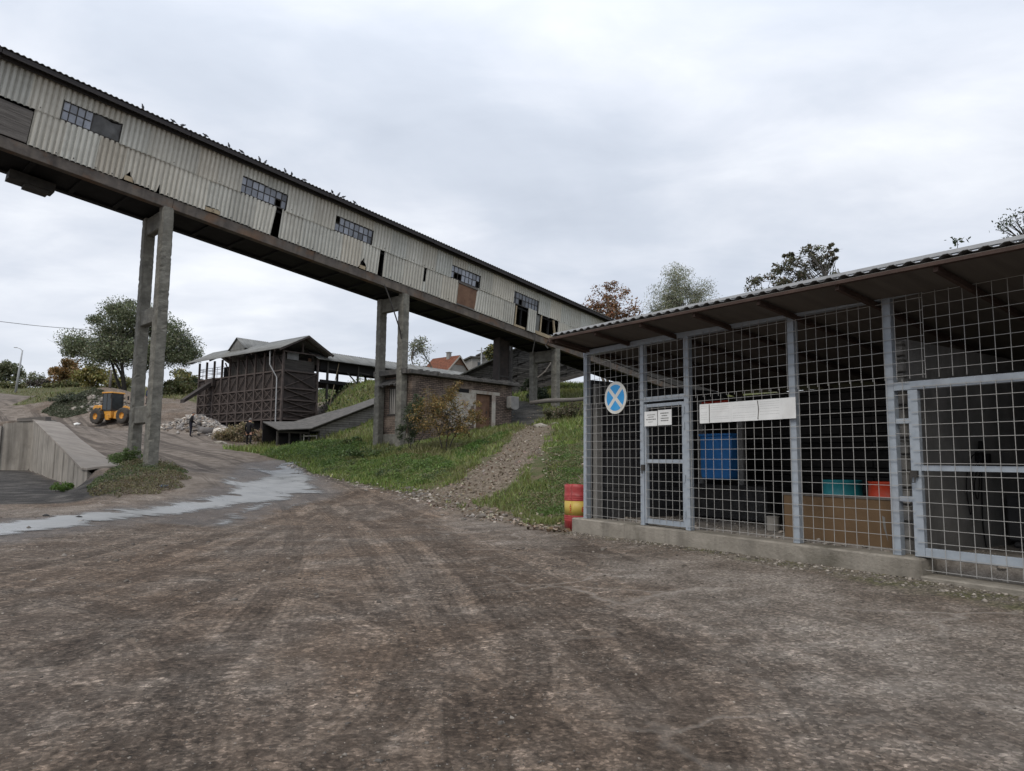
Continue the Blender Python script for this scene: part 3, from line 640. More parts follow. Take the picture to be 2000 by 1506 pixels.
def plant(name, label, cat, base, lobes, cols, nleaf, leaf, stems=1, trunk_r=.15, bark='bark', group=None, seed=1, clusters=40, crad=.16, branch_z=.3, twigs=0, asp=.5, fill=.75):
    """trunk with limbs reaching to leaf clusters spread through ellipsoid lobes (dx,dy,dz,rx,ry,rz,weight)"""
    rs = np.random.RandomState(seed); base = np.asarray(base, float)
    t = thing(name, label, cat, base, 0, group)
    W = np.array([l[6] for l in lobes], float); W /= W.sum(); C = []; R = []
    for l, wt in zip(lobes, W):
        k = max(2, int(round(clusters*wt))); d = rs.normal(size=(k, 3)); d /= np.linalg.norm(d, axis=1)[:, None]
        q = d*(rs.rand(k, 1)**(1-fill)); C.append(np.array(l[:3])+q*np.array(l[3:6])); R.append(np.full(k, np.mean(l[3:6])))
    C = np.vstack(C); R = np.concatenate(R); top = C[:, 2].max()
    tr = MB(); st = []
    cen = C.mean(0)
    for i in range(stems):
        ang = 2*math.pi*i/stems+rs.rand(); rr = trunk_r*(0 if stems == 1 else 1.6)
        p0 = np.array([math.cos(ang)*rr, math.sin(ang)*rr, -.25]); h = top*(branch_z+.25*rs.rand())
        off = np.array([math.cos(ang), math.sin(ang), 0])*(0.17*top if stems > 1 else .02*top)
        p1 = p0+np.array([0, 0, h*.5])+off*.4+rs.normal(size=3)*.02*top; p2 = np.array([off[0]*1.3+cen[0]*.25, off[1]*1.3+cen[1]*.25, h])
        p3 = p2+(np.array([cen[0], cen[1], top*.8])-p2)*.6
        pts = smooth_line(np.array([p0, p1, p2, p3]), 4); rad_ = trunk_r/(stems**.35)*np.linspace(1, .25, len(pts)); tr.tube(pts, rad_, 7); st.append((pts, rad_))
    for c in C:
        best = None
        pts, rad_ = st[rs.randint(len(st))]
        k = int(np.clip(np.searchsorted(pts[:, 2], min(c[2]*.75, pts[-1, 2]*.98)), 2, len(pts)-1)); p = pts[k]; v = c-p
        mid = p+v*.5+np.array([0, 0, .1*np.linalg.norm(v)])+rs.normal(size=3)*.05*np.linalg.norm(v)
        tr.tube([p, mid, c], [rad_[k]*.55, rad_[k]*.35, rad_[k]*.12], 5, cap=False)
        for j in range(twigs):
            e = c+rs.normal(size=3)*crad*2.2*np.linalg.norm(v)*.25; tr.tube([mid+(c-mid)*rs.rand(), (c+e)/2+rs.normal(size=3)*.04, e], [rad_[k]*.14, rad_[k]*.09, rad_[k]*.04], 4, cap=False)
    trunk = tr.build('trunk', bark, t, smooth=True)
    if nleaf:
        ci = rs.randint(0, len(C), nleaf); br = 1+.16*rs.normal(size=len(C))
        dv = rs.normal(size=(nleaf, 3)); dv *= (rs.rand(nleaf, 1)**.55)/np.linalg.norm(dv, axis=1)[:, None]; P = C[ci]+dv*(R[ci]*crad*3.0)[:, None]*np.array([1, 1, .8]); P = P[P[:, 2] > .03]; ci = ci[:len(P)]
        col_ = palette(len(P), cols, rs)*np.clip(br[ci], .6, 1.4)[:, None]
        V, F, Cc = leafcloud(P, leaf, col_, rs, asp=asp); npmesh('crown', V, F, 'leaf', Cc, t)
    return t

G_OLIVE = [(.13, .145, .08), (.165, .175, .095), (.10, .115, .065), (.19, .195, .12)]
G_DARK = [(.04, .055, .028), (.055, .075, .035), (.07, .085, .045), (.03, .045, .022)]
G_GREEN = [(.055, .095, .025), (.075, .12, .03), (.045, .08, .022), (.10, .135, .045)]
G_YEL = [(.21, .185, .05), (.17, .16, .05), (.14, .145, .05), (.25, .20, .065)]
G_ORANGE = [(.20, .115, .04), (.25, .15, .055), (.16, .085, .035), (.14, .105, .04)]
G_RUST = [(.17, .075, .035), (.22, .11, .05), (.13, .06, .03), (.26, .15, .08), (.16, .12, .06)]
G_WILLOW = [(.19, .205, .13), (.24, .25, .17), (.15, .165, .10), (.28, .28, .19)]
def gb(x, Y, dz=0.):
    d = ray(x, 800); X = d[0]/d[1]*Y; return np.array([X, Y, tz(X, Y)+dz])
def trees():
    b = gb(250, 90)
    m = 90/1380.
    def L(px, py, rx, ry, wgt, dy=0):   # lobe given by its centre and half sizes on the picture
        c = at(px, py, 90+dy)-b; return (c[0], c[1], c[2], rx*m, rx*m*.8, ry*m, wgt)
    plant('broadleaf_tree', 'large dark green multi-stemmed tree behind the yellow loader', 'tree', b,
          [L(268, 628, 56, 44, 3), L(205, 668, 68, 36, 2.6), L(318, 672, 56, 40, 2.6), L(142, 676, 34, 20, .9), L(355, 685, 28, 34, 1.3), L(240, 692, 74, 26, 1.8), L(232, 604, 30, 20, .7), L(195, 640, 30, 20, .6)],
          [(.105, .13, .065), (.14, .165, .085), (.08, .10, .055), (.175, .195, .11), (.20, .21, .13)], 62000, .115, stems=7, trunk_r=.40, bark='bark_dark', seed=3, clusters=120, crad=.20, branch_z=.42, twigs=1, fill=.6)
    m2 = 128/1380.
    def simple(name, label, px, py0, py1, halfw, Y, cols, n, leaf, seed, group='trees and bushes on the far rise', cat='tree', stems=2, dens=30, bark='bark', crad=.17, low=.25, twigs=0, asp=.5, tr=None):
        b = gb(px, Y); s = Y/1380.; top = at(px, py0, Y)[2]-b[2]; rx = halfw*s; zc = top*(.5+low*.5); rz = top*(.5-low*.5)
        lob = [(0, 0, zc, rx, rx, rz, 2.), (-rx*.45, .2, zc-rz*.25, rx*.62, rx*.6, rz*.62, 1.), (rx*.45, -.2, zc-rz*.2, rx*.62, rx*.6, rz*.6, 1.), (rx*.1, 0, zc+rz*.35, rx*.55, rx*.5, rz*.6, .8)]
        return plant(name, label, cat, b, lob, cols, n, leaf, stems=stems, trunk_r=tr or max(.08, top*.022), bark=bark, group=group, seed=seed, clusters=dens, crad=crad, twigs=twigs, asp=asp)
    simple('broadleaf_tree', 'grey-green round tree left of the street lamp, at the left edge', 12, 712, 760, 28, 148, G_OLIVE, 3500, .26, 21)
    simple('shrub', 'sparse pale shrub just right of the street lamp', 58, 728, 760, 26, 148, G_OLIVE, 1100, .22, 22, cat='shrub', low=.1, twigs=3)
    simple('hedge', 'low dark purple-brown hedge between pale shrub and orange tree', 86, 744, 760, 28, 146, [(.05, .04, .035), (.065, .05, .04), (.05, .055, .03)], 3200, .24, 23, cat='hedge', low=.0)
    simple('autumn_tree', 'orange-brown autumn tree at the left side of the large dark tree', 124, 704, 762, 33, 140, [(.19, .115, .04), (.23, .14, .05), (.13, .10, .04), (.15, .09, .035)], 5200, .25, 24, low=.1)
    simple('autumn_tree', 'yellow-green bushy tree under the left side of the large dark tree', 178, 716, 765, 36, 132, G_YEL, 5200, .25, 25, low=.05)
    simple('shrub', 'yellow-green shrub behind the stems of the large dark tree', 225, 735, 768, 24, 118, G_YEL+G_OLIVE, 3000, .24, 26, cat='shrub', low=.0)
    simple('shrub', 'yellow-green shrub right of the large dark tree, beside the rusty bunker', 352, 724, 762, 24, 112, G_YEL+G_OLIVE, 3000, .22, 27, cat='shrub', low=.0)
    simple('shrub', 'low dark green shrub touching the left end of the rusty bunker', 384, 738, 760, 16, 112, G_DARK, 1500, .22, 28, cat='shrub', low=.0)
    for i, (px, lab) in enumerate([(20, 'low dry bush at the foot of the street lamp'), (105, 'low straw-green bush in front of the orange tree'), (150, 'low straw-green bush on the grass verge above the mound'), (330, 'straw-coloured bush on the bank left of the rusty bunker'), (365, 'green weedy bush on the bank touching the rusty bunker')]):
        Y = 139 if px < 200 else 92
        simple('bush', lab, px, (750, 749, 747, 744, 748)[i], 766, (24, 22, 26, 30, 22)[i], Y, [(.15, .15, .06), (.12, .13, .05), (.17, .155, .08), (.10, .12, .045)], 2600, .2, 40+i, cat='bush', low=0., stems=4, tr=.05, group='low bushes along the far verge')
    # behind the conveyor and the cage
    simple('autumn_tree', 'rust-brown autumn tree above the end of the conveyor gallery', 1195, 548, 700, 58, 66, G_RUST, 7500, .115, 31, group=None, stems=3, low=.3, dens=110, twigs=2, crad=.09)
    simple('willow_tree', 'pale grey-green willow rising behind the mesh cage roof', 1328, 522, 700, 66, 62, G_WILLOW, 42000, .105, 32, group=None, stems=3, low=.15, dens=200, asp=.22, crad=.11, twigs=1)
    b = gb(1560, 34); s = 34/1380.
    def L2(px, py, rx, ry, wgt):
        c = at(px, py, 34)-b; return (c[0], c[1], c[2], rx*s, rx*s*.8, ry*s, wgt)
    plant('broadleaf_tree', 'tree with dark purple-green leaves behind the middle of the cage roof', 'tree', b,
          [L2(1500, 560, 46, 24, 1.3), L2(1545, 535, 40, 34, 1.6), L2(1592, 520, 32, 46, 1.8), L2(1625, 498, 14, 22, .8), L2(1540, 505, 12, 18, .5), L2(1580, 490, 8, 14, .4), L2(1600, 570, 60, 40, 1.5)],
          [(.09, .088, .058), (.12, .115, .07), (.085, .105, .05), (.14, .11, .08)], 7000, .07, stems=3, trunk_r=.13, bark='bark_dark', seed=33, clusters=120, crad=.10, branch_z=.5, twigs=1)
    b = gb(2040, 30); s = 30/1380.
    c = at(2030, 440, 30)-b
    plant('bare_tree', 'thinly leaved branches showing at the right edge above the cage roof', 'tree', b, [(c[0], c[1], c[2], 75*s, 60*s, 34*s, 1)], G_DARK, 600, .07, stems=1, trunk_r=.12, bark='bark_dark', seed=34, clusters=40, crad=.12, branch_z=.6, twigs=4)
    # leafless tree by the red-roofed house
    b = gb(822, 84); s = 84/1380.; c = at(822, 690, 84)-b
    plant('bare_tree', 'nearly leafless tree left of the red-roofed house', 'tree', b, [(c[0], c[1], c[2], 24*s, 24*s, 30*s, 1), (c[0]-.2, c[1], c[2]+1., 12*s, 12*s, 20*s, .6)], G_OLIVE, 1100, .11, stems=2, trunk_r=.16, bark='bark', seed=35, clusters=55, crad=.16, branch_z=.4, twigs=5)
    b = gb(963, 112); s = 112/1380.; c = at(963, 690, 112)-b
    plant('broadleaf_tree', 'olive-green tree behind the grey far house, beside the dark chute', 'tree', b, [(c[0], c[1], c[2], 16*s, 16*s, 15*s, 1)], G_YEL+G_DARK, 1600, .22, seed=36, clusters=24)
    # shrubs in front of the brick shed
    def near(name, lab, px, Y, lobes, cols, n, leaf, seed, stems=3, tr=.03, clusters=50, crad=.15, cat='shrub', group=None, twigs=1, asp=.5, bark='bark_dark'):
        b = gb(px, Y); b[2] -= .05; s = Y/1380.; out = []
        for (x, y, rx, ry, wg) in lobes:
            c = at(x, y, Y)-b; out.append((c[0], c[1], c[2], rx*s, rx*s*.8, ry*s, wg))
        plant(name, lab, cat, b, out, cols, n, leaf, stems=stems, trunk_r=tr, bark=bark, group=group, seed=seed, clusters=clusters, crad=crad, twigs=twigs, asp=asp, branch_z=.35)
    near('autumn_shrub', 'ochre-brown autumn shrub in front of the brick shed wall', 872, 31.0, [(868, 820, 52, 38, 3), (840, 805, 36, 40, 2), (888, 770, 22, 26, 1), (915, 825, 30, 26, 1.4), (930, 800, 16, 24, .6), (872, 790, 34, 34, 1.4)], [(.21, .135, .04), (.25, .165, .055), (.17, .105, .035), (.14, .115, .04), (.10, .09, .03)], 7500, .042, 51, clusters=90, stems=3, tr=.045)
    near('green_shrub', 'dark green shrub between concrete column and ochre shrub', 808, 31.6, [(806, 815, 20, 36, 2), (812, 790, 16, 24, 1), (800, 845, 22, 22, 1.2)], G_DARK+G_GREEN[:1], 3600, .042, 52, clusters=40)
    near('bush', 'green ivy-like bush on the bank under the covered conveyor', 690, 60, [(672, 790, 26, 18, 1.4), (700, 782, 22, 16, 1.2), (668, 772, 10, 16, .8), (712, 790, 14, 18, .8)], G_GREEN+G_DARK, 4200, .10, 53, cat='bush', stems=4, tr=.05, clusters=50)
    near('bush', 'dark bush in the shade between the rear concrete columns', 1062, 45, [(1058, 772, 24, 14, 1.), (1035, 760, 14, 20, .8)], G_DARK, 2200, .075, 54, cat='bush', tr=.03, clusters=36)
    near('dry_bush', 'dry brown bush on the rubble heap left of the man in black', 470, 51.2, [(462, 850, 32, 17, 2), (440, 852, 20, 12, 1), (480, 838, 16, 14, .8)], [(.26, .20, .115), (.20, .165, .09), (.16, .15, .075), (.30, .24, .15)], 4200, .07, 55, cat='bush', stems=5, tr=.03, clusters=60)
    near('dry_bush', 'dry reddish weeds between the man in black and the lean-to', 512, 49.5, [(512, 855, 18, 14, 1)], [(.24, .17, .11), (.19, .165, .085), (.17, .125, .085)], 1400, .07, 56, cat='bush', stems=4, tr=.02, clusters=24)
    near('dry_bush', 'brown weedy bush below the log on the upper bank', 1112, 37.5, [(1100, 812, 34, 13, 1.5), (1125, 800, 20, 13, 1), (1078, 806, 16, 9, .6)], [(.115, .095, .06), (.09, .09, .045), (.14, .11, .075), (.06, .075, .03)], 4200, .05, 57, cat='bush', stems=5, tr=.02, clusters=60)
    near('weed_bush', 'tall green weeds against the foot of the brick shed', 735, 32.5, [(740, 890, 44, 12, 1.6), (690, 893, 30, 11, 1), (790, 885, 26, 11, .8)], G_GREEN, 5200, .05, 58, cat='bush', stems=6, tr=.015, clusters=70)
    near('weed_bush', 'bushy green weeds where the lean-to meets the bank', 655, 38.5, [(655, 882, 36, 11, 1.5), (690, 868, 22, 14, 1)], G_GREEN+G_YEL[1:2], 3800, .055, 59, cat='bush', stems=6, tr=.015, clusters=50)
    near('weed_tuft', 'bright green weed tuft in the dark yard below the retaining wall', 122, 24.6, [(122, 950, 18, 7, 1)], [(.10, .17, .03), (.08, .14, .03)], 1500, .03, 61, cat='weed', stems=5, tr=.01, clusters=30)
    near('weed_tuft', 'taller green weeds standing against the far left concrete column', 245, 26.8, [(238, 897, 26, 9, 1), (258, 888, 14, 14, .6)], [(.10, .15, .04), (.08, .12, .035)], 2200, .03, 62, cat='weed', stems=6, tr=.01, clusters=40)
    near('weed_tuft', 'small bright green tuft at the road edge below the tangle of weeds', 305, 21.8, [(305, 966, 15, 5, 1)], [(.11, .16, .035), (.09, .14, .03)], 1100, .025, 63, cat='weed', stems=4, tr=.01, clusters=24)
    near('bush', 'dark green bush covering the left end of the spoil mound', 130, 78, [(120, 788, 30, 14, 1.4), (150, 778, 26, 12, 1), (105, 795, 20, 8, .8)], [(.045, .06, .035), (.06, .075, .045), (.08, .085, .055)], 5200, .11, 64, cat='bush', stems=5, tr=.04, clusters=70)
trees()
def weedpatch(name, label, poly, n, leaf, h, cols, seed, cat='weeds', stuff=False, keep=None, stems=160):
    """leafy weeds rooted all over a piece of ground: stems carrying leaves"""
    rs = np.random.RandomState(seed); pl = gpl(poly)[:, :2] if len(poly[0]) == 2 and abs(poly[0][0])+abs(poly[0][1]) > 130 else np.array(poly, float)
    a, b = pl.min(0)-.3, pl.max(0)+.3; X = a+(b-a)*rs.rand(n*4, 2); sd = poly_sdf(X[:, 0], X[:, 1], pl)+.8*fbm(X[:, 0]*1.3, X[:, 1]*1.3, seed); k = sd > 0
    if keep is not None: k &= keep(X[:, 0], X[:, 1])
    X = X[k][:n]; sd = sd[k][:n]; cl = np.clip(.55+2.2*fbm(X[:, 0]*1.5, X[:, 1]*1.5, seed+3), .08, 1.6)*np.clip(sd*1.6+.25, .2, 1.)
    z0 = terrain(X[:, 0], X[:, 1]); P = np.c_[X, z0+h*cl*rs.rand(len(X))**.8]
    m = np.clip(.5+2*fbm(X[:, 0]*.9, X[:, 1]*.9, seed+5), 0, .999); c = np.array(cols)[np.clip((m*len(cols)+rs.normal(size=len(X))*.8).astype(int), 0, len(cols)-1)]*(1+.25*rs.normal(size=(len(X), 1))); c = np.clip(c, .01, .5)
    if stuff:
        V, F, C = leafcloud(P, leaf, c, rs); o = npmesh(name, V, F, 'leaf', C); o['kind'] = 'stuff'; return o
    o0 = np.array([*P[:, :2].mean(0), 0.]); o0[2] = tz(*o0[:2]); t = thing(name, label, cat, o0)
    V, F, C = leafcloud(P-o0, leaf, c, rs); npmesh('leaves', V, F, 'leaf', C, t)
    mb = MB(); idx = rs.randint(0, len(P), stems)
    for i in idx: q = P[i]-o0; g = np.array([q[0]+rs.normal()*.03, q[1]+rs.normal()*.03, z0[i]-o0[2]-.03]); mb.tube([g, (g+q)/2+rs.normal(size=3)*.02, q+[0, 0, .06*rs.rand()]], [.006, .005, .003], 4, cap=False)
    mb.build('stems', 'bark', t)['kind'] = 'stuff'; return t
G_WEED = [(.055, .085, .03), (.075, .105, .035), (.095, .115, .045), (.13, .115, .055), (.12, .09, .05)]
weedpatch('weed_patch', 'tangle of weeds at the foot of the two left concrete columns', [(165, 968), (190, 938), (215, 918), (260, 908), (300, 905), (345, 915), (372, 935), (350, 950), (300, 962), (235, 972)], 22000, .026, .30, [q for q in G_WEED]+[(.15, .14, .07)], 81)
weedpatch('weed_patch', 'low green weeds along the near end of the concrete ledge', [(195, 902), (225, 888), (258, 884), (285, 890), (268, 906), (225, 912)], 5000, .03, .3, G_GREEN+G_WEED[:1], 82)
_sh = lambda x, y: ~(((x-_S0[0])*_SU[0]+(y-_S0[1])*_SU[1] > -.15) & ((x-_S0[0])*_SU[0]+(y-_S0[1])*_SU[1] < 7.2) & ((x-_S0[0])*-_SU[1]+(y-_S0[1])*_SU[0] > -.1) & ((x-_S0[0])*-_SU[1]+(y-_S0[1])*_SU[0] < 2.6))
_S0 = at(793, 800, 33.75)[:2]; _SU = np.array([math.sin(rad(43.9)), math.cos(rad(43.9))])
weedpatch('bank_weeds', '', [(600, 915), (700, 935), (800, 950), (880, 930), (900, 905), (840, 885), (760, 895), (690, 905), (650, 890)], 52000, .032, .28, [(.075, .125, .03), (.10, .17, .036), (.13, .20, .045), (.17, .185, .07), (.065, .10, .038)], 83, stuff=True, keep=_sh)
weedpatch('bank_weeds', '', [(505, 888), (562, 900), (620, 905), (700, 890), (720, 868), (640, 868), (575, 872)], 26000, .04, .45, [(.075, .13, .025), (.10, .16, .035), (.06, .10, .025)], 84, stuff=True)
weedpatch('bank_weeds', '', [(900, 900), (985, 850), (1000, 838), (960, 850), (880, 885)], 15000, .032, .22, [(.08, .15, .025), (.105, .19, .036), (.06, .105, .03)], 85, stuff=True, keep=_sh)
weedpatch('bank_weeds', '', [(1000, 985), (1060, 920), (1090, 850), (1140, 830), (1140, 940), (1095, 1015)], 30000, .026, .16, [(.075, .125, .025), (.10, .155, .036), (.19, .16, .085), (.085, .12, .036)], 86, stuff=True)

weedpatch('bank_weeds', '', [(316, 762), (350, 752), (384, 752), (384, 776), (350, 784), (322, 786)], 15000, .09, .7, [(.22, .20, .10), (.19, .18, .085), (.15, .16, .07), (.25, .22, .13)], 88, stuff=True)
weedpatch('bank_weeds', '', [(80, 806), (110, 786), (160, 768), (205, 764), (200, 785), (165, 808), (120, 818)], 14000, .075, .45, [(.075, .09, .05), (.10, .115, .07), (.13, .13, .085), (.06, .075, .04)], 89, stuff=True)
weedpatch('bank_weeds', '', [(614, 768), (660, 762), (722, 760), (726, 800), (690, 815), (650, 815), (616, 800)], 30000, .10, .8, G_GREEN+G_DARK[:2], 87, stuff=True)

def blades(name, n, region, cols, h, wd, rmin, rmax, a0, a1, seed, dens=None, dry=None):
    """separate grass blades, thinner with distance"""
    rs = np.random.RandomState(seed); th = np.radians(a0+(a1-a0)*rs.rand(n)); r = np.exp(np.log(rmin)+np.log(rmax/rmin)*rs.rand(n)); x = r*np.sin(th); y = r*np.cos(th)
    k = region(x, y); x = x[k]; y = y[k]; r = r[k]; n = len(x)
    if n == 0: return
    z = terrain(x, y); cl = np.clip(.75+1.6*fbm(x*.8, y*.8, 31), .25, 1.6); hh = h*cl*(.6+.8*rs.rand(n))*np.clip(r/22, .9, 2.6); ww = wd*(.7+.6*rs.rand(n))*np.clip(r/18, .8, 3.)
    an = rs.rand(n)*2*math.pi; dx = np.cos(an)*ww; dy = np.sin(an)*ww; le = rs.normal(size=(n, 2))*hh[:, None]*.45
    V = np.stack([np.c_[x-dx, y-dy, z-.02], np.c_[x+dx, y+dy, z-.02], np.c_[x+le[:, 0], y+le[:, 1], z+hh]], 1).reshape(-1, 3)
    c = palette(n, cols, rs, .2); m = np.clip(.5+1.7*fbm(x*.45, y*.45, 33), 0, 1)[:, None]
    if dry is not None: c = c*(1-m*.75)+np.array(dry)*m*.75*(1+.2*rs.normal(size=(n, 1)))
    c = np.clip(c, .005, .6)
    o = npmesh(name, V, np.arange(n*3).reshape(n, 3), 'leaf', np.repeat(c, 3, 0)); o['kind'] = 'stuff'; return o
_in_shed = lambda x, y: (np.abs((x+1.6)*.694+(y-36.6)*.72) < 3.6) & (np.abs(-(x+1.6)*.72+(y-36.6)*.694) < 1.6)
def _bank(x, y):
    g = inpoly('grass', x, y)+.5*fbm(x*1.1, y*1.1, 41); v = inpoly('gravel', x, y)+1.9*fbm(x*.75, y*.75, 42)+.5*fbm(x*3, y*3, 43); c = inpoly('coal', x, y)
    s = (x-CA[0])*CE[0]+(y-CA[1])*CE[1]; d = (x-CA[0])*CI[0]+(y-CA[1])*CI[1]
    return (g > .0) & (v < -.02) & (c < .1) & ~((s > -.2) & (d > -.2) & (d < 5.5)) & (fbm(x*.9, y*.9, 44) > np.where((x > .6) & (y < 32), .0, -.28))
blades('grass', 210000, lambda x, y: _bank(x, y) & (y < 62) & (x > -20), [(.14, .215, .038), (.185, .265, .052), (.10, .165, .032), (.23, .265, .078)], .14, .016, 13, 62, -24, 32, 71, dry=(.15, .125, .06))
blades('grass', 50000, lambda x, y: (inpoly('grass', x, y) > .2) & (y >= 62), [(.12, .16, .045), (.15, .18, .06), (.10, .135, .04), (.19, .18, .085)], .17, .03, 62, 260, -40, 10, 72, dry=(.2, .17, .085))
blades('grass', 7000, lambda x, y: (inpoly('moss', x, y)+.35*fbm(x*2.5, y*2.5, 8) > .1) & (fbm(x*1.6, y*1.6, 5) > .03), [(.07, .10, .03), (.10, .10, .045), (.13, .11, .06)], .035, .006, 4, 15, 2, 70, 73)
# leaf litter on the trodden slope
def litter():
    rs = np.random.RandomState(5); n = 17000; th = np.radians(-10+30*rs.rand(n)); r = np.exp(np.log(13)+np.log(42/13)*rs.rand(n)); x = r*np.sin(th); y = r*np.cos(th)
    s = inpoly('gravel', x, y)+1.6*fbm(x*.7, y*.7, 4); s2 = inpoly('grass', x, y)
    ss = (x-CA[0])*CE[0]+(y-CA[1])*CE[1]; dd = (x-CA[0])*CI[0]+(y-CA[1])*CI[1]
    k = ((s > -.1) | ((s2 > .1) & (rs.rand(n) < .16+.5*((x > 1) & (y < 27))))) & ~((ss > -.3) & (dd > -.2)); x = x[k]; y = y[k]
    P = np.c_[x, y, terrain(x, y)+.03]; c = palette(len(x), [(.22, .16, .11), (.30, .245, .19), (.15, .105, .07), (.36, .31, .255), (.12, .09, .06)], rs)
    V, F, C = leafcloud(P, .05, c, rs, flat=.65, asp=.6); o = npmesh('leaf_litter', V, F, 'leaf', C); o['kind'] = 'stuff'
litter()

# ---- loose stones
def ico():
    import bmesh
    bm = bmesh.new(); bmesh.ops.create_icosphere(bm, subdivisions=1, radius=1.); V = np.array([v.co[:] for v in bm.verts]); F = np.array([[v.index for v in f.verts] for f in bm.faces]); bm.free(); return V, F
IV, IF = ico()
def stones(name, P, size, rs, cols, flat=.6, mat='stone'):
    n = len(P); k = len(IV); V = np.empty((n, k, 3)); s = size*np.exp(.5*rs.normal(size=n))
    size = np.broadcast_to(size, (n,)); s = size*np.exp(.5*rs.normal(size=n)); J = 1+.28*rs.normal(size=(n, k, 1)); sc3 = np.stack([.7+.6*rs.rand(n), .7+.6*rs.rand(n), flat*(.6+.6*rs.rand(n))], 1)
    an = rs.rand(n)*6.28; c, sn = np.cos(an), np.sin(an); q = IV[None]*J*sc3[:, None]*s[:, None, None]
    V[..., 0] = q[..., 0]*c[:, None]-q[..., 1]*sn[:, None]; V[..., 1] = q[..., 0]*sn[:, None]+q[..., 1]*c[:, None]; V[..., 2] = q[..., 2]
    V += P[:, None, :]; F = (IF[None]+np.arange(n)[:, None, None]*k).reshape(-1, 3)
    C = np.repeat(np.clip(np.array(cols)[rs.randint(0, len(cols), n)]*(1+.2*rs.normal(size=(n, 1))), .1, 2.2), k, 0)
    o = npmesh(name, V.reshape(-1, 3), F, mat, C); boxuv(o.data); o['kind'] = 'stuff'; return o
def loose():
    rs = np.random.RandomState(9); n = 30000; th = np.radians(-46+98*rs.rand(n)); r = np.exp(np.log(2.0)+np.log(22/2.0)*rs.rand(n)); x = r*np.sin(th); y = r*np.cos(th)
    k = (inpoly('grass', x, y) < .0) & (((x-CA[0])*CI[0]+(y-CA[1])*CI[1]) < -.2) & (rs.rand(n) < np.clip(.45+1.6*fbm(x*.7, y*.7, 61), .05, 1)); x = x[k]; y = y[k]
    stones('loose_pebbles', np.c_[x, y, terrain(x, y)+.001], .0055*np.clip(np.hypot(x, y)/6, .8, 2.2), rs, [(.42, .40, .38), (.6, .57, .53), (.35, .33, .31), (.5, .46, .42), (.8, .76, .7), (.3, .28, .26)])
    # rubble heap below the bunker
    n = 3000; t = rs.rand(n); q = rs.normal(size=n)*.8; a, b = np.array([-28, 58.2]), np.array([-20.6, 53.0]); P = a+(b-a)*t[:, None]; d = (b-a)/np.linalg.norm(b-a); P = P+np.c_[-d[1], d[0]]*q[:, None]*1.1
    stones('rubble_heap', np.c_[P, terrain(P[:, 0], P[:, 1])+.02+.06*rs.rand(n)], .085, rs, [(.75, .75, .77), (1.05, 1.04, 1.02), (.45, .45, .47), (1.35, 1.33, 1.28), (.7, .6, .52)], .8)
    n = 420; P = np.c_[-44.8+rs.normal(size=n)*1.5, 76.8+rs.normal(size=n)*.8]; stones('rubble_heap', np.c_[P, terrain(P[:, 0], P[:, 1])+.05], .12, rs, [(.7, .7, .66), (1.1, 1.05, 1.), (.5, .5, .48)], .7)
    # stones beside the water inlet and along the foot of the bank
    n = 420; i = rs.randint(2, len(E1)-2, n); tt = rs.rand(n, 1); P = E1[i]*(1-tt)+E1[i+1]*tt+rs.normal(size=(n, 2))*.28
    stones('edge_stones', np.c_[P, terrain(P[:, 0], P[:, 1])+.01], .035, rs, [(.8, .78, .75), (1.2, 1.15, 1.1), (.5, .48, .45)])
    n = 1500; P = np.array([cg(rs.rand()*9.6-.3, -.18-.5*rs.rand()**2-.02, 0)[:2] for _ in range(n)]); stones('edge_stones', np.c_[P, terrain(P[:, 0], P[:, 1])+.003], .011, rs, [(.6, .57, .53), (.85, .82, .77), (.4, .38, .35), (1.1, 1.06, 1.)])
    n = 700; i = np.arange(n); P = np.array([cg(rs.rand()*8.5-.2, .25+rs.rand()**1.6*2.4, 0)[:2] for _ in i]); stones('floor_gravel', np.c_[P, np.full(n, .405)], .02, rs, [(.7, .68, .65), (1., .97, .93), (1.2, 1.15, 1.1), (.4, .38, .36)])
loose()

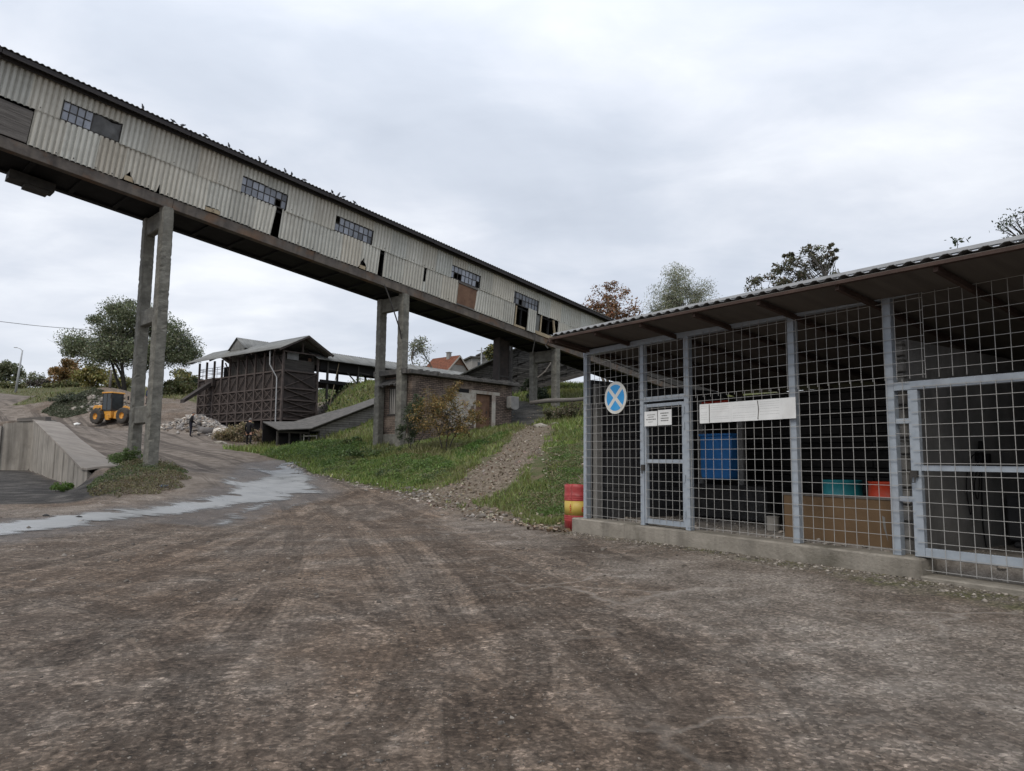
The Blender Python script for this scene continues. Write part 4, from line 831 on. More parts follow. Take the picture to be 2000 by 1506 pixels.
# ================================================================== CONVEYOR GALLERY
_az, _el = rad(43.9), rad(-6.5)
GU = np.array([math.sin(_az)*math.cos(_el), math.cos(_az)*math.cos(_el), math.sin(_el)]); GV = np.array([-math.cos(_az), math.sin(_az), 0.]); GW = np.cross(GU, GV)
G0 = at(330, 385, 26.0)
GM = Matrix(((GU[0], GV[0], GW[0], G0[0]), (GU[1], GV[1], GW[1], G0[1]), (GU[2], GV[2], GW[2], G0[2]), (0, 0, 0, 1)))
def guw(x, y): P = onplane(x, y, G0, GV); return (P-G0)@GU, (P-G0)@GW
WINS = [(-3.92, -2.0), (2.54, 4.66), (7.03, 9.12), (14.07, 16.2), (18.82, 21.02)]
def gallery():
    rs = np.random.RandomState(4)
    g = thing('conveyor_gallery', 'long sloping conveyor gallery clad in beige corrugated sheets, on concrete columns', 'conveyor', mat=GM)
    PER = .177
    def sheet(mb, u0, u1, w0, w1, v=0., notch=None, lean=0., leanr=None):
        n = max(4, int((u1-u0)/PER*10)); us = np.linspace(u0, u1, n+1); ws = np.linspace(0, 1, 7)
        t = rs.normal()*.0035; dv = rs.normal()*.006; dw = rs.normal()*.010; leanr = lean if leanr is None else leanr
        bot = np.full(n+1, w0)
        for (nu, nw, nh, shp) in (notch or []):
            d = np.abs(us-nu)/(nw/2); bot = np.maximum(bot, np.where(d < 1, w0+nh*((1-d) if shp == 't' else 1.), w0))
        G = np.zeros((7, n+1, 3))
        for i, q in enumerate(ws):
            wv = bot+(w1-bot)*q; k = (us-u0)/(u1-u0); sh = (lean*(1-k)+leanr*k)*(1-q)
            G[i, :, 0] = us+sh; G[i, :, 2] = wv+(us-(u0+u1)/2)*t+dw; G[i, :, 1] = v-.075+dv+.085*(.5+.5*np.cos(2*math.pi*us/PER))**3.2
        c = .94+.06*rs.normal(); h = rs.normal()*.018; mb.grid(G, 0, (c*(1+h), c, c*(1-h)))
    up = MB(); edges = sorted(set([-12.]+[e for w_ in WINS for e in w_]+[43.]))
    for a, b in zip(edges[:-1], edges[1:]):
        win = any(abs(a-w_[0]) < .01 for w_ in WINS); k = max(1, int(round((b-a)/1.0))); e = np.linspace(a, b, k+1)
        for i in range(k): sheet(up, e[i]-.02, e[i+1]+.05, 2.0 if win else 1.25, 2.66, -.02 if not win else -.012)
    up.build('upper_cladding', 'cladding', g, smooth=True)
    notches = {(-1.48, .42, .36, 't'), (-.42, .14, .34, 't'), (1.62, .55, .20, 'b'), (8.78, .5, .55, 't')}
    segs = [(-4.64, 4.26, 0, 0), (4.5, 9.62, 0, .0), (9.92, 12.40, 0, 0), (12.40, 12.56, 0, 0), (12.56, 14.72, 0, 0), (16.1, 19.1, 0, 0), (20.12, 20.86, -.05, -.05), (22.9, 28.4, 0, 0)]
    for a, b, l0, l1 in segs:
        lo = MB(); k = max(1, int(round((b-a)/1.0))); e = np.linspace(a, b, k+1)
        for i in range(k):
            nt = [n for n in notches if e[i]-.3 < n[0] < e[i+1]+.3]
            la = lr = 0.
            if i == k-1 and abs(b-4.26) < .01: lr = -.10
            if i == 0 and abs(a-9.92) < .01: la = .05
            if abs(a-16.1) < .01 and i == 0: la = -.12
            top = .52 if abs(a-12.40) < .01 else 1.29+(.05 if 20 < a < 21 else 0)
            sheet(lo, e[i]-.02 if i else e[i], e[i+1]+(.05 if i < k-1 else 0), .0, top, .012 if not 20 < a < 21 else -.06, nt, la, lr)
        lo.build('lower_cladding', 'cladding', g, smooth=True)
    # sheet fixing bolts
    nb = None
    for u in np.arange(-4.5, 26, .62):
        for ww in (.07, 1.36):
            if any(a-.1 < u < b+.1 for a, b in WINS) and ww > 1: continue
            if ww < 1 and (14.6 < u < 16.2 or 19 < u < 23): continue
            if rs.rand() > .6: continue
            if nb is None: m = MB(); m.box((-.014, -.02, -.014), (.014, .02, .014)); o = nb = m.build('bolt_head', 'dark_steel', g)
            else: o = nb.copy(); col.objects.link(o); o.parent = g
            o.location = (round(u/PER+.5)*PER-PER/2, -.09, ww+rs.normal()*.02)
    # windows
    for wi, (a, b) in enumerate(WINS):
        m = MB(); n = 8; tarp = wi == 0
        m.box((a, -.03, 1.98), (b, .02, 2.03)); m.box((a, -.03, 1.28), (b, .02, 1.33)); m.box((a, -.03, 1.33), (a+.05, .02, 1.98)); m.box((b-.05, -.03, 1.33), (b, .02, 1.98))
        bb = (a+b)/2 if tarp else b; nn = 4 if tarp else 8
        for i in range(1, nn+(1 if tarp else 0)):
            x = a+(bb-a)*i/nn; m.box((x-.016, -.025, 1.33), (x+.016, .01, 1.98))
        m.box((a+.05, -.027, 1.64), (bb-.05, .012, 1.675))
        f = m.build('window', 'dark_steel', g)
        p = MB(); miss = {1: [(6, 0)], 2: [(0, 1)], 3: [(1, 0), (2, 0), (7, 0)], 4: [(2, 0)]}.get(wi, [])
        for i in range(nn):
            for j in range(2):
                x0 = a+(bb-a)*i/nn+.015; x1 = a+(bb-a)*(i+1)/nn-.015; z0 = 1.32+.335*j; z1 = z0+.325
                if (i, j) in miss: continue
                tl = rs.normal(size=2)*.006; c = .62+.55*rs.rand() if rs.rand() < .9 else .3
                if wi == 4: c *= .55
                p.quad((x0, -.008-tl[0], z0), (x1, -.008+tl[0]+tl[1], z0), (x1, -.008+tl[0], z1), (x0, -.008-tl[0]-tl[1], z1), 0, (c, c, c*1.03))
        p.build('pane', 'dusty_glass', f)
        if tarp:
            us = np.linspace(bb, b-.04, 22); ws = np.linspace(1.32, 1.99, 14); U, Wg = np.meshgrid(us, ws)
            k = (U-bb)/(b-bb); fold = .03*np.sin(9*k+6*(1-(Wg-1.3)/.7)*k+2.)+.02*np.sin(21*k*(Wg-.9))
            cut = np.clip(.0+.13*np.maximum(0, k-.15)*np.sin(math.pi*k), 0, .2); Z = Wg-cut*((Wg-1.32)/.67)
            tp = MB(); tp.grid(np.stack([U, -.02+fold*.6, Z], -1)); tp.build('tarpaulin', 'tarp', f, smooth=True)
            tag(f, 'window with its right half covered by a grey tarpaulin')
    # timber patches and the open bay
    m = MB()
    for i in range(8): m.box((-12, -.03+.006*(i % 2), .02+.145*i), (-4.66, .01, .16+.145*i))
    m.build('board_patch', 'wood_grey', g)
    m = MB()
    for i in range(8): m.box((28.42, -.03+.006*(i % 2), .02+.145*i), (43, .01, .155+.145*i))
    m.build('board_patch', 'wood_dark', g)
    m = MB(); m.box((14.74, -.02, .02), (16.07, .0, 1.16)); m.build('plywood_patch', 'wood_brown', g)
    m = MB(); m.box((14.7, -.06, 1.17), (16.15, .02, 1.27)); m.box((14.72, -.05, -.01), (16.06, -.021, .07)); m.build('timber_rail', 'wood_grey', g)
    for a, b in (((19.14, -.02, .0), (20.1, .03, .12)), ((20.9, -.04, .0), (23.6, .03, .20)), ((21.35, -.05, .2), (21.43, .0, 1.25)), ((19.18, -.04, .12), (19.26, .02, 1.2)), ((1.36, -.055, .0), (1.62, -.02, .16)), ((1.64, -.05, .02), (1.95, -.018, .18)), ((-1.62, -.045, .02), (-1.3, -.012, .2)), ((8.6, -.045, .0), (8.95, -.015, .16))):
        m = MB(); m.box(a, b); m.build('timber_scrap', 'timber_pale', g)
    m = MB(); m.bar((22.5, 0, 1.22), (22.8, .02, .2), .1); m.build('timber_scrap', 'timber_pale', g)
    m = MB(); m.box((20.87, .05, .2), (21.34, .08, 1.2)); m.build('grey_panel', 'old_sheet', g)
    m = MB()
    for i in range(1, 45):
        m.box((-12+i*1.22, .08, 0), (-12+i*1.22+.1, .2, 2.6))
    m.box((-12, .06, 1.1), (43, .075, 1.2)); m.build('inner_posts', 'soffit', g)
    # structure
    for i in range(9):
        a = -12+i*6.1; b = min(a+6.09, 43); m = MB(); j = rs.normal()*.006
        m.box((a, 0+j, -.42), (b, .30, -.015)); m.build('edge_beam', 'beam_concrete', g, bevel=.015)
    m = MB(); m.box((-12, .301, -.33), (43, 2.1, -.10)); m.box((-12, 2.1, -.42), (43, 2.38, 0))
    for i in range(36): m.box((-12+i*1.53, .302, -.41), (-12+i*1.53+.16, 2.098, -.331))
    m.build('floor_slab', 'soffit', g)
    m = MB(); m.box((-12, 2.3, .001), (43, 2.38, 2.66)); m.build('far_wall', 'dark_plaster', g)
    m = MB(); m.box((-4.7, 1.6, -.75), (-3.3, 2.2, -.43)); m.box((-4.2, 1.65, -.86), (-3.45, 2.15, -.74)); m.build('hanging_tray', 'dark_steel', g)
    us = np.linspace(-12, 43, int(55/PER*5)); c = .022*np.cos(2*math.pi*us/PER)
    for nm, V0, V1, Wa, Wb in (('roof_slope', -.48, 1.19, 2.70, 3.0), ('roof_slope', 1.19, 2.75, 3.0, 2.70)):
        G = np.stack([np.stack([us, np.full_like(us, q0), wq+c], -1) for q0, wq in ((V0, Wa), ((V0+V1)/2, (Wa+Wb)/2), (V1, Wb))])
        m = MB(); m.grid(G); m.build(nm, 'roof_sheet', g, smooth=True, thick=.014)
    m = MB()
    for i in range(9):
        a = -12+i*6.12; j = rs.normal()*.008
        m.box((a, -.45, 2.50+j), (a+6.1, -.41, 2.655+j)); m.box((a, -.2, 2.44+j), (a+6.1, -.16, 2.58+j))
    for u in np.arange(-11.5, 43, 1.2): m.bar((u, -.40, 2.60), (u, .2, 2.66), .07)
    m.build('eave_board', 'eave_board', g)
    m = MB(); m.box((-12, -.408, 2.64), (43, -.02, 2.655)); m.build('eave_soffit', 'eave_board', g)
    for a, b in ((-12, 3.), (8.0, 11.3)):
        m = MB(); m.tube([(u, .55+.03*math.sin(u*1.7), 3.0+.06*math.sin(u*.9)) for u in np.arange(a, b, .8)]+([(b, .5, 3.0), (b+.45, .3, 2.85)]), .014, 5); m.build('ridge_wire', 'dark_steel', g)
    return g
gallery()

def trestles():
    def rough_col(mb, base, top, s, seed):
        rs = np.random.RandomState(seed); n = int((top-base)/.09); h = s/2; ch = .05
        ax = GU[:2]/np.linalg.norm(GU[:2]); ay = GV[:2]; V = []
        prof = [(-h, -h+ch), (-h+ch, -h), (0, -h), (h-ch, -h), (h, -h+ch), (h, 0), (h, h-ch), (h-ch, h), (0, h), (-h+ch, h), (-h, h-ch), (-h, 0)]
        for i in range(n+1):
            z = base+(top-base)*i/n
            for k, (a, b) in enumerate(prof):
                j = rs.normal()*.0025-abs(rs.normal())*(.013 if k in (0, 1, 3, 4, 6, 7, 9, 10) and rs.rand() < .12 else .002); f = 1+j/h
                V.append((ax[0]*a*f+ay[0]*b*f, ax[1]*a*f+ay[1]*b*f, z))
        m = len(prof); F = [(i*m+k, i*m+(k+1) % m, (i+1)*m+(k+1) % m, (i+1)*m+k) for i in range(n) for k in range(m)]
        F.append(tuple(n*m+k for k in range(m))); mb.add(V, F)
    spec = [((-13.12, 26.02), 'tall pair of weathered concrete columns standing left in the weeds, with cross-beams', [(6.55, 7.15), (2.75, 3.4)]),
            ((-5.25, 34.2), 'pair of concrete columns against the corner of the brick shed', []),
            ((2.79, 42.55), 'short pair of concrete columns on the upper bank under the gallery end', [])]
    for i, (xy, lab, beams) in enumerate(spec):
        p = np.array(xy)+GV[:2]*.2; ug = (p-G0[:2])@GU[:2]/math.cos(_el)**2*1.0
        ug = ((p-G0[:2])@(GU[:2]/np.linalg.norm(GU[:2])))/math.cos(_el); ztop = G0[2]+ug*GU[2]-.42
        q = p+GV[:2]*1.82; zb = tz(*p); t = thing('concrete_trestle', lab, 'column pair', (p[0], p[1], zb), 0, 'concrete trestles carrying the gallery')
        m = MB(); rough_col(m, -.6, ztop-zb+.03, .43, 10+i); m.build('column', 'column_concrete', t)
        m = MB(); rough_col(m, -.8, ztop-zb+.0, .41, 20+i); o = m.build('column', 'column_concrete', t); o.location = (*(q-p), 0)
        for a, b in [(ztop-.72, ztop-.02)]+beams:
            m = MB(); c0 = GV[:2]*.2; c1 = (q-p)-GV[:2]*.2
            m.bar((*c0, (a+b)/2-zb), (*c1, (a+b)/2-zb), .3, b-a); o = m.build('cross_beam', 'column_concrete', t, bevel=.03)
            for f in o.data.polygons: f.use_smooth = False
trestles()

# pigeons along the eave
def pigeons():
    rs = np.random.RandomState(12)
    spots = [(273, 212), (333, 239), (350, 247), (396, 266), (440, 286), (466, 296), (500, 309), (512, 315), (550, 330), (563, 337), (588, 350), (641, 378), (654, 380), (662, 383), (685, 397)]
    def bird(upright):
        m = MB(); n = 9; ax = math.radians(62 if upright else 18)
        d = np.array([math.cos(ax), 0, math.sin(ax)]); o_ = np.array([-.05, 0, .085 if not upright else .06])
        pts = [o_+d*k for k in (-.09, -.04, 0, .04, .09, .13, .16, .18)]
        m.tube(pts, [.014, .022, .042, .058, .062, .05, .034, .03], n)
        h = pts[-1]+np.array([.01, 0, .022]); m.tube([h+np.array([-.03, 0, -.012]), h, h+np.array([.026, 0, .0]), h+np.array([.05, 0, -.012])], [.02, .031, .024, .004], 8)
        for s in (-1, 1): m.tube([(0, s*.025, .075), (.01, s*.025, 0)], .007, 5)
        return m
    protos = []
    for i, (x, y) in enumerate(spots):
        u, w_ = guw(x, y); P = G0+GU*u+GV*(-.38)+GW*2.74
        up = i in (0, 4, 6, 7, 8, 12); k = 0 if up else 1
        if i in (0, 1):
            o = bird(up).build('pigeon', 'feather', None, smooth=True); protos.append(o)
        else: o = protos[k].copy(); col.objects.link(o)
        o.location = P; o.rotation_euler = (0, 0, _az*0+rs.choice([.8, -2.3])+rs.normal()*.5); s = .72+.1*rs.rand(); o.scale = (s, s, s)
        lab = {0: 'lone upright pigeon perched highest on the gallery eave', 1: 'low crouching pigeon next below the highest one on the eave', 14: 'lowest pigeon of the row on the gallery eave'}.get(i, 'dark grey pigeon in the middle of the row perched on the gallery eave')
        tag(o, lab, 'pigeon', 'pigeons perched along the gallery eave')
pigeons()

# ================================================================== MESH CAGE
def cage():
    M = Matrix(((CE[0], CI[0], 0, CA[0]), (CE[1], CI[1], 0, CA[1]), (0, 0, 1, 0), (0, 0, 0, 1)))
    g = thing('mesh_cage', 'open storage shed fronted with steel mesh in blue-grey frames, under a lean-to sheet roof', 'shed', mat=M)
    rs = np.random.RandomState(2); S1 = 9.2
    m = MB(); m.box((-.27, -.16, .02), (6.24, .22, .43)); m.build('plinth', 'plinth_concrete', g, bevel=.02)
    m = MB(); m.box((6.241, -.20, .0), (S1, .25, .245)); m.build('plinth', 'plinth_concrete', g, bevel=.015)
    m = MB(); m.box((-.2, .22, .1), (S1, 4.2, .40)); m.build('floor', 'ground_floor', g)
    posts = [(0, .05), (1.555, .045), (2.59, .05), (4.545, .052), (5.91, .05), (9.1, .05)]
    for s0, h in posts:
        m = MB(); m.box((s0-h, -.045, .43 if s0 < 6 else .25), (s0+h, .055, 3.545)); m.build('post', 'blue_grey_paint', g, bevel=.004)
    m = MB(); m.box((-.06, -.05, 3.547), (S1, .06, 3.645)); m.build('top_beam', 'blue_grey_paint', g, bevel=.004)
    # fixed mesh, in welded sheets
    def mesh(name, s0, s1, z0, z1, par=None, off=(0, 0), d=-.062, wire=.0027, step=.152, over=.0):
        mb = MB(); w_ = wire
        a = s0+off[0]
        while a <= s1+1e-6:
            j = rs.normal()*.002; mb.bar((a, d, z0), (a+j, d, z1), w_*2, up=(0, 1, 0)); a += step*(1+rs.normal()*.02)
        b = z0+off[1]
        while b <= z1+1e-6:
            mb.bar((s0-over, d-w_*1.7, b), (s1+over, d-w_*1.7, b+rs.normal()*.004), w_*2, up=(0, 0, 1)); b += step*(1+rs.normal()*.015)
        return mb.build(name, 'wire_steel', par or g, uv=False)
    mesh('mesh_panel', .0, 1.56, .46, 2.60, off=(.06, .05)); mesh('mesh_panel', .0, 2.64, 2.56, 3.58, off=(.0, .03))
    mesh('mesh_panel', 2.60, 5.98, .46, 2.57, off=(.10, .04), d=-.064); mesh('mesh_panel', 2.60, 6.36, 2.53, 3.58, off=(.07, .04), d=-.066)
    mesh('mesh_panel', 5.98, 6.16, .46, 2.53, off=(.10, .05)); mesh('mesh_panel', 6.36, 9.15, 2.52, 3.60, off=(.0, .10), d=-.07)
    # small door
    m = MB(); m.box((1.60, -.04, 2.535), (2.54, .05, 2.62)); m.build('door_header', 'blue_grey_paint', g, bevel=.004)
    dr = MB()
    dr.box((1.605, -.03, .47), (1.66, .03, 2.495)); dr.box((2.475, -.03, .47), (2.535, .03, 2.495))
    for z0, z1 in ((2.44, 2.497), (1.49, 1.55), (.468, .55)): dr.box((1.661, -.028, z0), (2.474, .028, z1))
    door = dr.build('door', 'blue_grey_paint', g, bevel=.003)
    mesh('door_mesh', 1.64, 2.5, .5, 2.47, door, (.02, .08), d=-.045)
    m = MB()
    for z0 in (.62, 1.2, 2.05, 2.3): m.tube([(2.545, -.055, z0), (2.545, -.055, z0+.11)], .014, 6)
    m.build('hinge', 'blue_grey_paint', door)
    m = MB(); m.box((1.55, -.07, 1.36), (1.62, -.031, 1.46)); m.tube([(1.575, -.08, 1.36), (1.575, -.08, 1.31), (1.60, -.08, 1.31), (1.60, -.08, 1.36)], .006, 5); m.build('padlock', 'dark_steel', door)
    # right-hand gate bay
    m = MB(); m.box((5.961, -.045, 2.40), (9.05, .05, 2.50)); m.build('gate_header', 'blue_grey_paint', g, bevel=.004)
    m = MB()
    for z0 in (2.0, 1.07): m.box((5.962, -.03, z0), (6.118, .03, z0+.06))
    m.build('strut', 'blue_grey_paint', g)
    gt = MB(); gt.box((6.12, -.04, .44), (6.235, .03, 2.397)); gt.box((8.9, -.04, .44), (9.0, .03, 2.397))
    for z0, z1 in ((1.435, 1.50), (.44, .545)): gt.box((6.236, -.036, z0), (8.899, .026, z1))
    gate = gt.build('gate', 'blue_grey_paint', g, bevel=.004)
    mesh('gate_mesh', 6.2, 8.95, .28, 2.44, gate, (.12, .02), d=-.055, over=.03)
    m = MB(); m.box((6.13, -.085, 1.36), (6.21, -.041, 1.44)); m.tube([(6.15, -.09, 1.36), (6.15, -.1, 1.30), (6.19, -.1, 1.30), (6.19, -.09, 1.36)], .008, 5); m.build('padlock', 'dark_steel', gate)
    # walls
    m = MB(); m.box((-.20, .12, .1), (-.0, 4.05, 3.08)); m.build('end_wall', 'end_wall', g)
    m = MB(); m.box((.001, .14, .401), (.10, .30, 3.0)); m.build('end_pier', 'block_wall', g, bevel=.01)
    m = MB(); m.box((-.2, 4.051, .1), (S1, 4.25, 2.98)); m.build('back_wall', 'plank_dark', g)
    m = MB(); m.box((5.72, .32, .401), (5.95, 4.05, 3.08)); m.build('partition_wall', 'block_wall', g)
    m = MB()
    for k in range(13): m.box((5.73+rs.normal()*.008, .22+rs.normal()*.008, .41+k*.205), (5.945+rs.normal()*.008, .319, .41+k*.205+.185))
    m.build('block_edge', 'hollow_block', g, bevel=.012)
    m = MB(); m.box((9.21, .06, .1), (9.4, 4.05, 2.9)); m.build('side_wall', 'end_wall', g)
    # roof
    def zr(s): return 3.80-(s-.1)*.022
    D0 = -.90; sl_ = -.135; DB = 4.5
    per = .19; ss = np.arange(-.02, 9.9, per/8); ph = (ss/per) % 1; prof = .024*np.clip(1.9*np.cos(2*math.pi*ph)*.8, -.62, .62)
    dd = np.array([D0, 0, 1.6, 3.3, DB])
    G = np.stack([np.stack([ss, np.full_like(ss, d), zr(ss)+.045+(d-D0)*sl_+prof], -1) for d in dd]); m = MB(); m.grid(G); m.build('roof_sheet', 'roof_zinc', g, smooth=False, thick=.006)
    Gu = np.stack([np.stack([ss[::8], np.full_like(ss[::8], d), zr(ss[::8])+.004+(d-D0)*sl_], -1) for d in dd]); m = MB(); m.grid(Gu); m.build('roof_lining', 'roof_under', g, thick=.006)
    # added pale strip just above the eave, standing in for lit sheet ends
    m = MB(); m.hexa([(-.02, D0+.1, zr(0)+.072), (9.9, D0+.1, zr(9.9)+.086), (9.9, D0+.16, zr(9.9)+.086), (-.02, D0+.16, zr(0)+.072), (-.02, D0+.1, zr(0)+.105), (9.9, D0+.1, zr(9.9)+.128), (9.9, D0+.16, zr(9.9)+.128), (-.02, D0+.16, zr(0)+.105)]); m.build('lit_edge_strip', 'lamp_metal', g)
    m = MB(); m.hexa([(-.02, D0, zr(0)-.036), (9.9, D0, zr(9.9)-.036), (9.9, D0+.05, zr(9.9)-.042), (-.02, D0+.05, zr(0)-.042), (-.02, D0, zr(0)+.004), (9.9, D0, zr(9.9)+.004), (9.9, D0+.05, zr(9.9)-.002), (-.02, D0+.05, zr(0)-.002)]); m.build('eave_purlin', 'purlin_red', g)
    for i, s0 in enumerate(np.arange(.12, 9.5, 1.13)):
        m = MB(); z0 = zr(s0); m.bar((s0, D0+.06, z0-.055+.06*sl_), (s0, DB-.1, z0-.055+(DB-.1-D0)*sl_), .05, .065); m.build('rafter', 'purlin_red', g)
    m = MB(); m.bar((.02, D0-.02, zr(0)-.05), (.02, DB, zr(0)-.05+(DB-D0)*sl_), .05, .09); m.build('barge_board', 'purlin_red', g)
    m = MB(); m.tube([(.0, D0-.03, zr(0)-.06), (-.05, D0-.05, zr(0)-.14), (.0, D0-.03, zr(0)-.2)], .012, 5); m.build('gutter_hook', 'dark_steel', g)
    # ---- things on and in the cage, each on its own
    def W(s, d, z): return (*cg(s, d, 0)[:2], z)
    rz = math.atan2(CE[1], CE[0])
    t = thing('round_sign', 'round blue sign with a white cross and rim, hung on the mesh', 'sign', W(.92, -.085, 2.66), rz)
    m = MB(); n = 48; V = [(.295*math.cos(2*math.pi*i/n), .0, .295*math.sin(2*math.pi*i/n)) for i in range(n)]; m.prism([(.0+x, 0, z) for x, y, z in V], (0, .012, 0)); m.build('rim', 'sign_white', t)
    m = MB(); V = [(.238*math.cos(2*math.pi*i/n), -.003, .238*math.sin(2*math.pi*i/n)) for i in range(n)]; m.prism(V, (0, .0025, 0)); m.build('blue_field', 'sign_blue', t)
    m = MB()
    for k, sg in enumerate((1, -1)):
        c_, s_ = math.cos(rad(45))*.243, math.sin(rad(45))*.243*sg; d_ = np.array([c_, 0, s_]); nn = np.array([-s_, 0, c_])/.243*.034; y = -.0045-.0008*k
        m.prism([(-d_[0]-nn[0], y, -d_[2]-nn[2]), (d_[0]-nn[0], y, d_[2]-nn[2]), (d_[0]+nn[0], y, d_[2]+nn[2]), (-d_[0]+nn[0], y, -d_[2]+nn[2])], (0, .0014, 0))
    m.build('white_cross', 'sign_white', t)
    def lines(t, rows, x0, x1, name='printed_lines', mat='ink'):
        m = MB()
        for (a, b, z, h) in rows:
            x = a
            while x < b:
                l = min(.012+.022*rs.rand(), b-x); m.box((x, -.0045, z-h/2), (x+l, -.0035, z+h/2)); x += l+.007
        m.build(name, mat, t)
    t = thing('notice_plate', 'left of two white notices side by side on the cage door', 'notice', W(1.81, -.07, 2.24), rz, 'white notices on the cage door')
    m = MB(); m.box((-.155, -.0035, -.125), (.152, .003, .125)); m.build('plate', 'paper', t)
    lines(t, [(-.09, .10, .065, .014), (-.07, .07, .028, .014), (-.11, .12, -.012, .018), (-.06, .05, -.055, .010)], 0, 0)
    t = thing('notice_plate', 'right of two white notices side by side on the cage door, heavier print', 'notice', W(2.135, -.07, 2.248), rz-.012, 'white notices on the cage door')
    m = MB(); m.box((-.158, -.0035, -.128), (.158, .003, .128)); m.build('plate', 'paper', t)
    lines(t, [(-.10, .09, .072, .02), (-.07, .06, .03, .02), (-.09, .09, -.013, .02), (-.09, .09, -.052, .02)], 0, 0)
    t = thing('information_board', 'long white weathered board of faded lists, fixed across a blue-grey post', 'board', W(3.77, -.095, 2.265), rz)
    xs = [(-.85, -.652), (-.65, -.232), (-.23, .247), (.25, .646), (.648, .865)]
    for i, (a, b) in enumerate(xs):
        m = MB(); m.box((a, -.004+.0006*(i % 2), -.150+.002*i), (b, .004, .150)); pn = m.build('panel', 'paper', t)
        if i < 4: lines(pn, [(a+.03, b-.04, z, .006) for z in (.115, .085, .055, .02, -.02, -.06, -.09) if rs.rand() < .72], 0, 0, 'faded_lines', 'ink_faint')
    m = MB(); m.bar((.245, -.008, .14), (.262, -.008, .02), .012, .004); m.bar((.262, -.008, .02), (.245, -.008, -.13), .012, .004); m.bar((-.65, -.008, .14), (-.653, -.008, -.14), .010, .004); m.build('crack', 'dark_steel', t)
    # litter bin hung between two grey uprights on a black bench
    t = thing('dark_bench', 'low black bench behind the mesh, under the blue bin', 'bench', W(1.2, 2.8, .4), rz)
    m = MB(); m.box((-1.0, -.5, .60), (1.1, .5, .68)); m.build('top', 'coal', t)
    for a in (-.95, 1.0):
        m = MB(); m.box((a, -.45, 0), (a+.06, .45, .6)); m.build('leg', 'coal', t)
    m = MB(); m.box((-.89, -.44, .05), (.99, -.42, .58)); m.build('front_panel', 'coal', t)
    t = thing('hanging_bin', 'blue plastic bin hung between two grey uprights behind the mesh', 'bin', W(1.05, 2.55, 1.08), rz)
    pr = [(-.40, .97), (.40, .97), (.35, .18), (.32, .10), (-.36, .10), (-.39, .18)]
    m = MB(); m.prism([(x, -.16, z) for x, z in pr], (0, .34, 0)); m.build('tub', 'bin_blue', t, bevel=.03)
    m = MB(); m.box((-.42, -.19, .955), (.42, .21, 1.0)); m.build('rim', 'bin_blue', t, bevel=.01)
    for a in (-.50, .50):
        m = MB(); m.box((a-.06, -.02, 0), (a+.06, .05, 1.66)); m.box((a-.07, -.03, 1.66), (a+.07, .06, 1.69)); m.build('upright', 'block_wall', t, bevel=.01)
    m = MB(); m.box((-.43, -.04, 1.60), (.25, -.021, 1.66)); m.build('red_bar', 'mark_red', t)
    # long wooden bin and the two drums behind it
    t = thing('wooden_bin', 'long brown board bin behind the mesh, with a torn pale scrap on its front', 'bin', W(4.6, .85, .40), rz)
    m = MB(); m.box((-.86, 0, 0), (1.09, .03, .63)); m.build('front_board', 'board_brown', t)
    m = MB(); m.box((-.885, 0, 0), (-.861, .55, .63)); m.box((1.091, 0, 0), (1.11, .55, .63)); m.build('end_board', 'board_brown', t)
    m = MB(); m.box((-.89, -.012, .631), (1.11, .045, .66)); m.build('top_rail', 'wood_grey', t)
    m = MB(); m.prism([(.64, -.004, .42), (.68, -.004, .40), (.685, -.004, .28), (.71, -.004, .08), (.66, -.004, .25)], (0, .003, 0)); m.build('paper_scrap', 'block_wall', t)
    def drum(name, lab, s, d, z, mat, group=None, dents=True, r=.285, h=.86, cat='drum', build_top=True):
        t = thing(name, lab, cat, W(s, d, z), rz, group)
        prof = [(r*.97, 0), (r, .015), (r, .25)]
        for zz in (.28, .56): prof += [(r, h*zz/.86), (r+.012, h*(zz+.018)/.86), (r, h*(zz+.036)/.86), (r+.012, h*(zz+.054)/.86), (r, h*(zz+.072)/.86)]
        prof = sorted(prof, key=lambda q: q[1])+[(r, h-.02), (r+.008, h-.01), (r, h), (r-.015, h), (r-.02, h-.02), (0.001, h-.02)]
        m = MB(); m.lathe(prof, 36); m.build('body', mat, t, smooth=True); return t
    drum('steel_drum', 'teal steel drum behind the wooden bin', 4.12, 1.75, .40, 'drum_teal', 'drums standing behind the wooden bin')
    drum('steel_drum', 'orange-red steel drum behind the wooden bin, beside the partition', 4.98, 1.55, .40, 'drum_orange', 'drums standing behind the wooden bin')
    t = thing('paint_can', 'small white can on the cage floor left of the wooden bin', 'can', W(2.98, 1.55, .40), rz)
    m = MB(); m.lathe([(.001, 0), (.10, 0), (.10, .21), (.105, .215), (.105, .23), (.001, .23)], 20); m.build('body', 'house_wall_pale', t, smooth=False)
    m = MB(); m.tube([(-.1, 0, .19), (-.07, 0, .3), (.07, 0, .3), (.1, 0, .19)], .005, 5); m.build('handle', 'dark_steel', t)
    # electric box with hanging cables on the partition
    t = thing('power_socket', 'black socket box with looped cables on the partition wall behind the gate', 'socket', W(5.955, 2.0, 1.62), rz)
    m = MB(); m.box((0, -.09, -.06), (.09, .0, .07)); m.box((0, .05, -.07), (.11, .15, .05)); m.tube([(.07, -.05, .1), (.08, -.05, .22)], .035, 8); m.build('box', 'cloth_black', t, bevel=.01)
    m = MB()
    m.tube(smooth_line([(.05, -.1, .05), (.05, -.3, -.02), (.03, -.42, -.35), (.03, -.36, -.75), (.03, -.28, -.6), (.03, -.22, -.2), (.05, -.08, -.05)]), .008, 5); m.tube(smooth_line([(.05, -.1, -.05), (.03, -.2, -.4), (.03, -.12, -.55), (.04, -.02, -.1)]), .008, 5)
